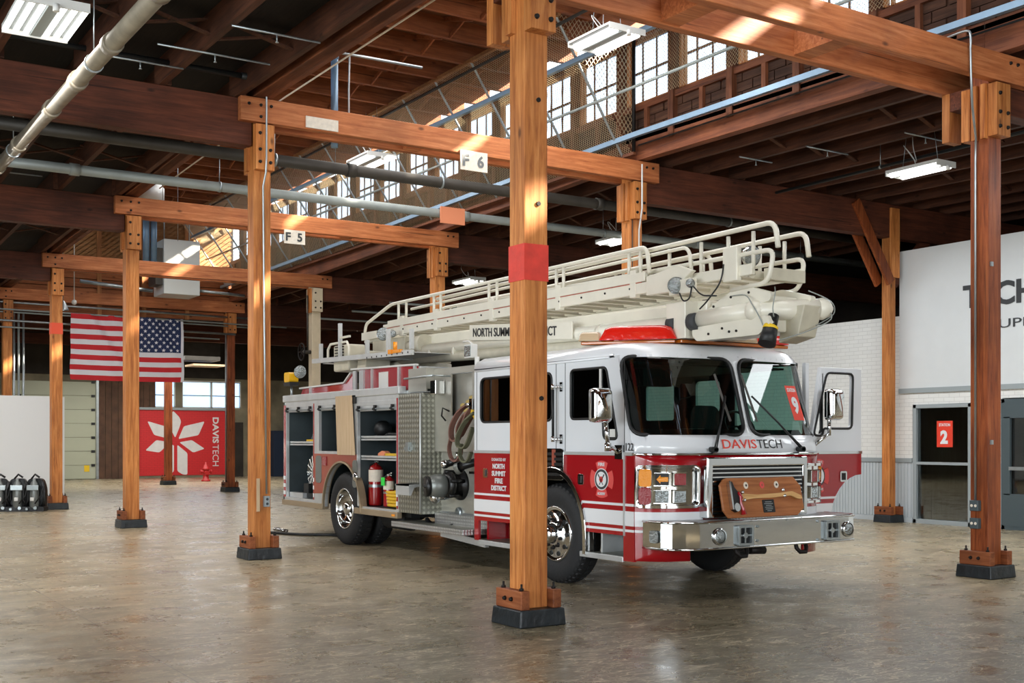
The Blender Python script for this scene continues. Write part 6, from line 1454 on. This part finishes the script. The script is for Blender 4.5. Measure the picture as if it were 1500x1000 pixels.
# knuckle at the boom end
kn = T(MB().prism(roundpoly([(8.10, 2.56), (8.98, 2.56), (9.05, 2.62), (9.05, 2.70), (8.0, 2.74), (7.95, 2.66)], .02), fX(7.98), 0, .10), 'boom_knuckle', LW, bev=.006)
MB().cyl((8.03, 8.98, 2.785), (8.03, 8.2, 2.80), .092, n=20).sphere((8.03, 8.2, 2.80), .105).build('pipe_elbow', MAT[LW], kn)
MB().cyl((8.03, 8.2, 2.80), (8.62, 7.95, 2.83), .10, n=20).lathe([(.10, 0), (.11, .05), (.08, .12), (.02, .16)], (8.62, 7.95, 2.83), (.9, -.38, .03)).build('cross_pipe', MAT[LW], kn)
MB().prism(roundpoly([(8.95, 2.86), (8.55, 3.03), (8.30, 3.05), (8.0, 2.96), (8.02, 2.88), (8.5, 2.86)], .04), fX(8.05), 0, .06).prism(roundpoly([(8.95, 2.86), (8.55, 3.03), (8.30, 3.05), (7.9, 2.94), (7.95, 2.86), (8.5, 2.86)], .04), fX(8.5), 0, .06).build('gusset_plate', MAT[LW], kn, bev=.006)
MB().box(8.10, 8.60, 8.1, 8.9, 2.60, 2.95).build('knuckle_block', MAT[LW], kn, bev=.02); MB().hexa([(8.35, 7.95, 2.55), (8.6, 7.95, 2.55), (8.6, 8.2, 2.5), (8.35, 8.2, 2.5), (8.35, 7.86, 2.85), (8.6, 7.86, 2.85), (8.6, 8.15, 2.85), (8.35, 8.15, 2.85)]).build('actuator', MAT['ladder_shade'], kn, bev=.01)
nz = MB().cyl((8.10, 8.02, 2.74), (8.04, 8.0, 2.62), .055, n=16).build('nozzle', MAT['brass_dark'], kn); MB().cyl((8.04, 8.0, 2.62), (7.97, 7.98, 2.46), .07, .085, n=20).build('nozzle_tip', MAT['rubber'], nz); MB().cyl((8.045, 8.0, 2.635), (8.03, 8.0, 2.60), .073, n=20).build('nozzle_ring', MAT['yellow'], nz)
for y, z in ((8.8, 2.90), (8.55, 2.97), (8.3, 2.99), (8.8, 2.62), (8.4, 2.62), (8.6, 2.66), (8.5, 2.62), (9.25, 2.94), (9.3, 2.94), (9.2, 2.66)): MB().cyl((7.985 if z < 2.8 or y > 9 else 8.055, y, z), (7.97 if z < 2.8 or y > 9 else 8.04, y, z), .013, n=8).build('bolt', MAT['iron'], kn, fix=False)
for pts in ([(8.05, 8.55, 2.98), (8.0, 8.3, 2.96), (7.95, 8.15, 2.85), (7.96, 8.05, 2.7), (8.0, 8.05, 2.62)], [(8.3, 8.2, 3.05), (8.1, 8.0, 2.95), (8.02, 7.95, 2.8), (8.1, 8.0, 2.68)], [(8.7, 7.9, 2.85), (8.65, 7.8, 2.72), (8.4, 7.85, 2.6), (8.1, 7.95, 2.5)], [(8.5, 7.95, 3.0), (8.7, 7.85, 2.9), (8.75, 7.86, 2.78), (8.55, 7.9, 2.66)]): MB().tube(smooth(pts), .006, 6).build('cable', MAT['pipe_grey'], kn)
T(MB().box(8.15, 8.6, 9.5, 9.9, 2.54, 2.62), 'boom_rest', 'ladder_shade')

# ================================================================== loose things on and in the truck
# axe plaque on the bumper
pq = thing('axe_plaque', 'dark wood plaque with a mounted fire axe, standing on the bumper', 'plaque', (8.36, 8.42, .77))
n_ = Vector((0, -1, .22)).normalized(); up_ = Vector((0, .22, 1)).normalized()
pl0 = Vector((8.39, 8.475, .975))
pf_ = lambda a, b, d: tuple(pl0 + Vector((1, 0, 0)) * a + up_ * b + n_ * d)
MB().prism([(-.50, -.20), (.44, -.20), (.46, -.19), (.55, -.13), (.55, .10), (.46, .20), (-.46, .20), (-.50, .19), (-.56, .13), (-.56, -.12)], pf_, 0, .03).build('board', MAT['oak'], pq, bev=.008)
MB().prism(roundpoly([(-.42, -.02), (-.30, .035), (-.1, .02), (.2, .03), (.38, .045), (.50, .0), (.52, -.035), (.46, -.04), (.36, .0), (.1, -.015), (-.15, -.015), (-.42, -.04)], .02, 3), pf_, .035, .06).build('axe_handle', MAT['handle_wood'], pq, bev=.006)
ah = MB().prism(roundpoly([(-.47, .15), (-.43, .16), (-.41, .10), (-.36, .04), (-.36, -.04), (-.37, -.12), (-.42, -.15), (-.47, -.12), (-.475, .0)], .012, 3), pf_, .032, .07).build('axe_head', MAT['rubber'], pq, bev=.004)
MB().prism(roundpoly([(-.475, .15), (-.46, .17), (-.45, .15), (-.455, -.12), (-.475, -.12)], .006, 2), pf_, .034, .073).build('blade_edge', MAT['chrome'], ah)
MB().prism([(-.415 + .038 * math.cos(a), -.10 + .042 * math.sin(a)) for a in [2 * PI * i / 20 for i in range(20)]], pf_, .07, .078).build('medallion', MAT['chrome'], ah)
MB().tube([pf_(-.37, .05, .07), pf_(-.35, .0, .075), pf_(-.36, -.06, .075), pf_(-.34, -.12, .07), pf_(-.33, -.17, .06)], [.014, .016, .014, .02, .03], 8).tube([pf_(-.34, .04, .06), pf_(-.33, -.02, .07)], .014, 6).build('tassel', MAT['truck_red'], pq)
for a, b in ((-.30, .05), (-.29, -.03), (.26, .06), (.27, -.0)): MB().lathe([(0, .02), (.014, .016), (.018, 0)], pf_(a, b, .055), tuple(n_), 10).build('mount_stud', MAT['chrome'], pq)
for a, m_ in ((-.22, 'white_sign'), (.0, 'emblem_red'), (.20, 'white_sign')):
    c = MB().prism([(a + .03 * math.cos(t), .12 + .035 * math.sin(t)) for t in [2 * PI * i / 16 for i in range(16)]], pf_, .03, .036).build('badge', MAT[m_], pq)
    MB().prism([(a + .012 * math.cos(t), .12 + .014 * math.sin(t)) for t in [2 * PI * i / 5 for i in range(5)]], pf_, .036, .04).build('badge_star', MAT['letter_dark'] if m_ != 'emblem_red' else MAT['rose_metal'], c)
tg_ = MB().prism(rrect(-.03, .13, -.16, -.03, .008), pf_, .03, .035).build('engraved_plate', MAT['rubber'], pq)
for k, w_ in enumerate((.09, .12, .08, .11, .10, .06)): MB().prism([(.05 - w_ / 2, -.05 - k * .018), (.05 + w_ / 2, -.05 - k * .018), (.05 + w_ / 2, -.056 - k * .018), (.05 - w_ / 2, -.056 - k * .018)], pf_, .035, .036).build('text_line', MAT['galv'], tg_)
# hoses over the pump panel
def flat_hose(pts, w_, m_, par=None, mb=None):
    b = mb or MB(); P = smooth(pts, 6)
    for a, c in zip(P[:-1], P[1:]): b.bar(a - (c - a) * .15, c + (c - a) * .15, w_, .022, (0, .3, 1) if abs((c - a).normalized().z) < .6 else (0, 1, 0))
    return b
h1 = MB()
flat_hose([(XN + .12, 12.20, 2.02), (XN + .05, 12.42, 1.93), (XN + .02, 12.60, 1.74), (XN + .02, 12.62, 1.58), (XN + .02, 12.50, 1.54), (XN + .03, 12.40, 1.66), (XN + .05, 12.28, 1.86), (XN + .08, 12.20, 1.94)], .07, None, mb=h1)
flat_hose([(XN + .14, 12.16, 1.98), (XN + .08, 12.38, 1.86), (XN + .05, 12.50, 1.70), (XN + .05, 12.46, 1.60), (XN + .06, 12.34, 1.72), (XN + .08, 12.22, 1.86)], .07, None, mb=h1)
flat_hose([(XN + .02, 12.62, 1.60), (XN + .02, 12.68, 1.44), (XN + .02, 12.62, 1.32), (XN + .02, 12.50, 1.29), (XN + .03, 12.42, 1.36), (XN + .03, 12.40, 1.50)], .05, None, mb=h1)
tag(h1.build('fire_hose', MAT['hose_brown']), 'brown fire hose looped over the pump panel behind the cab', 'hose', 'hoses hanging at the pump')
h1 = MB()
flat_hose([(XN + .03, 12.08, 1.88), (XN + .0, 12.24, 1.78), (XN - .02, 12.38, 1.62), (XN - .02, 12.40, 1.50), (XN, 12.30, 1.45), (XN + .01, 12.20, 1.52), (XN + .02, 12.10, 1.70)], .06, None, mb=h1)
flat_hose([(XN + .0, 12.34, 1.50), (XN + .0, 12.38, 1.38), (XN + .0, 12.30, 1.29), (XN + .01, 12.20, 1.30), (XN + .01, 12.12, 1.40)], .05, None, mb=h1)
tag(h1.build('fire_hose', MAT['hose_olive']), 'olive fire hose loop hanging next to the cab rear edge', 'hose', 'hoses hanging at the pump')
hz = MB()
for y, z, a in ((12.75, 1.93, .2), (12.82, 1.99, .9), (12.68, 2.03, -.4), (12.58, 1.94, .3), (12.6, 2.08, .5)): hz.sphere((XN + .34, y, z), .07, 10, 6, (.8, 1.6, .7))
tag(hz.build('fire_hose', MAT['hose_tan']), 'tan bundled hose lying in the well above the pump panel', 'hose')
tag(MB().tube([(XN + .1, 12.10, 2.06), (XN + .06, 12.14, 2.0), (XN + .05, 12.15, 1.88), (XN + .08, 12.10, 1.80)], .03, 8).build('fire_hose', MAT['yellow_hose']), 'short yellow green hose bend at the top of the cab rear edge', 'hose')
# extinguishers
def ext(y, z0, h, r, label, tagged):
    t = thing('fire_extinguisher', label, 'extinguisher', (XN + .22, y, z0)); o = (XN + .22, y, z0)
    MB().lathe([(0, 0), (r * .95, 0), (r, .02), (r, h * .74), (r * .8, h * .82), (r * .35, h * .87), (.02, h * .88), (.02, h * .92)], o).build('cylinder', MAT['ext_red'], t)
    MB().box(o[0] - .02, o[0] + .02, y - .03, y + .03, z0 + h * .90, z0 + h * .95).tube([(o[0], y, z0 + h * .95), (o[0], y - .1, z0 + h * .99)], .01, 6).tube([(o[0], y, z0 + h * .93), (o[0], y - .09, z0 + h * .91)], .008, 6).build('valve_handle', MAT['chrome'], t)
    MB().lathe([(r * 1.01, h * .38), (r * 1.01, h * .44)], o).build('strap', MAT['galv'], t)
    MB().lathe([(r * 1.012, h * .5), (r * 1.012, h * .75)], o, n=24).build('label_band', MAT['white_sign'], t)
    MB().tube([(o[0], y + .03, z0 + h * .92), (o[0] - .03, y + r + .03, z0 + h * .85), (o[0] - .03, y + r + .02, z0 + h * .5)], .010, 6).build('hose', MAT['rubber'], t)
    if tagged: MB().box(o[0] - r - .025, o[0] - r - .02, y - .07, y + .04, z0 + h * .62, z0 + h * .86).build('tag', MAT['green_tag'], t)
ext(15.18, .612, .68, .105, 'large red fire extinguisher standing in the open front compartment', False)
ext(14.76, .612, .48, .08, 'smaller red fire extinguisher with a bright green tag', True)
y_ = MB()
for k in range(5): y_.tube([(XN + .22 + .08 * math.cos(a), 14.52 + .20 * math.sin(a) + .01 * k, .64 + k * .045) for a in [2 * PI * q / 16 for q in range(16)]], .024, 6, closed=True)
tag(y_.build('hose_coil', MAT['yellow_hose']), 'coiled yellow air hose on the compartment floor before the extinguishers', 'hose')
tag(MB().box(XN + .14, XN + .18, 14.2, 14.75, 1.325, 1.365).build('pry_tool', MAT['yellow_hose'], bev=.008), 'yellow handled tool lying on the lower shelf of the front compartment', 'tool')
tag(MB().prism(roundpoly([(14.72, 1.305), (14.95, 1.305), (14.95, 1.36), (14.82, 1.40), (14.72, 1.38)], .02), fX(XN + .14), 0, .08).build('tool_sheath', MAT['orange_plate'], bev=.006), 'orange tan sheath on the lower shelf beside the yellow tool', 'tool')
tag(MB().sphere((XN + .3, 15.12, 1.71), .13, 16, 10, (1, 1, .95)).box(XN + .2, XN + .4, 15.0, 15.2, 1.582, 1.62).build('helmet', MAT['rubber']), 'round black helmet on the upper shelf of the front compartment', 'helmet')
tag(MB().tube([(XN + .25, 14.9, 1.61), (XN + .2, 14.7, 1.63), (XN + .3, 14.45, 1.62), (XN + .22, 14.2, 1.64)], .035, 6).build('strap_bundle', MAT['rubber']), 'black strap bundle lying on the upper shelf beside the helmet', 'strap')
tag(MB().prism(roundpoly([(14.82, .98), (14.98, .98), (14.98, 1.12), (14.82, 1.12)], .03), fX(XN + .45), 0, .1).build('red_case', MAT['ext_red'], bev=.01), 'dark red case behind the smaller extinguisher', 'case')
# fan in the rear compartment
fn_ = thing('smoke_fan', 'wire-guarded portable fan on its frame in the rearmost compartment', 'fan', (XN + .25, 17.42, .62))
fr_ = MB(); fc = (XN + .20, 17.38, 1.03)
for r in (.26, .19, .12): fr_.tube([(fc[0], fc[1] + r * math.cos(a), fc[2] + r * math.sin(a)) for a in [2 * PI * k / 24 for k in range(24)]], .008, 5, closed=True)
for k in range(14): a = 2 * PI * k / 14; fr_.bar((fc[0] - .01, fc[1] + .05 * math.cos(a), fc[2] + .05 * math.sin(a)), (fc[0] - .01, fc[1] + .27 * math.cos(a), fc[2] + .27 * math.sin(a)), .008, .02)
fr_.build('guard', MAT['chrome'], fn_); MB().cyl((fc[0] + .02, fc[1], fc[2]), (fc[0] + .2, fc[1], fc[2]), .26, n=24).build('shroud', MAT['dark_inside'], fn_); MB().box(XN + .12, XN + .42, 17.15, 17.75, .625, .70).box(XN + .15, XN + .4, 17.5, 17.7, .7, .85).build('frame', MAT['pipe_black'], fn_); MB().cyl((fc[0] - .02, fc[1], fc[2]), (fc[0] + .0, fc[1], fc[2]), .05).build('hub', MAT['galv'], fn_)
tag(MB().box(XN + .15, XN + .3, 17.15, 17.6, 1.505, 1.56).build('tool_case', MAT['yellow_hose'], bev=.01), 'small yellow and red tool case on the rear compartment shelf', 'case')
tag(MB().lathe([(.12, 0), (.13, .02), (.07, .08), (.03, .09)], (XN + .5, 17.65, 1.25), (-1, 0, 0)).build('wall_lamp', MAT['galv']), 'round metal lamp hanging under the rear compartment shelf', 'lamp')
tag(MB().prism(roundpoly([(17.55, 1.51), (17.95, 1.51), (17.78, 1.66), (17.72, 1.66)], .02), fX(XN + .35), 0, .02).build('metal_funnel', MAT['galv']), 'grey metal funnel standing on the rear compartment shelf', 'funnel')
tag(MB().lathe([(.13, 0), (.14, .02), (.10, .05), (0, .06)], (XN + .60, 16.50, 1.80), (-1, 0, 0)).build('round_lamp', MAT['dark_blue_grey']), 'round glass lamp on the back of the upper middle compartment', 'lamp')
rh = MB().prism(roundpoly([(16.10, 1.385), (16.27, 1.385), (16.28, 1.62), (16.20, 1.70), (16.10, 1.68)], .03), fX(XN + .12), 0, .12).build('red_can', MAT['ext_red'], bev=.01); tag(rh, 'small red lantern can at the front of the upper middle compartment', 'can')
tag(MB().tube([(XN - .3, 18.6, .02), (XN + .1, 17.7, .02), (XN + .6, 17.2, .02), (XN + .9, 16.8, .02)], .025, 6).build('floor_cable', MAT['rubber']), 'black cable lying on the floor behind the rear wheels', 'cable')
tag(MB().tube([(XN + .2, 18.9, .03), (XN + .0, 18.6, .05), (XN + .15, 18.4, .03)], .03, 6).build('clear_wrap', MAT['lens_clear']), 'clear plastic wrap on the floor at the truck rear corner', 'wrap')
# station 2 sticker on the office window
ss = thing('station_sticker', 'orange STATION 2 sticker on the glazed panel beside the right post', 'sticker', (WX - .02, 13.63, 1.4))
MB().box(WX + .02, WX + .026, 13.44, 13.78, 1.42, 1.90).build('sheet', MAT['sticker_red'], ss)
place(text_mb('2', .25, .16, .003, bold=.05), (WX + .018, 13.70, 1.48), (0, -1, 0), (0, 0, 1)).build('numeral', MAT['stripe_white'], ss)
place(text_mb('STATION', .055, .24, .003, bold=.02), (WX + .018, 13.73, 1.80), (0, -1, 0), (0, 0, 1)).build('lettering', MAT['stripe_white'], ss)
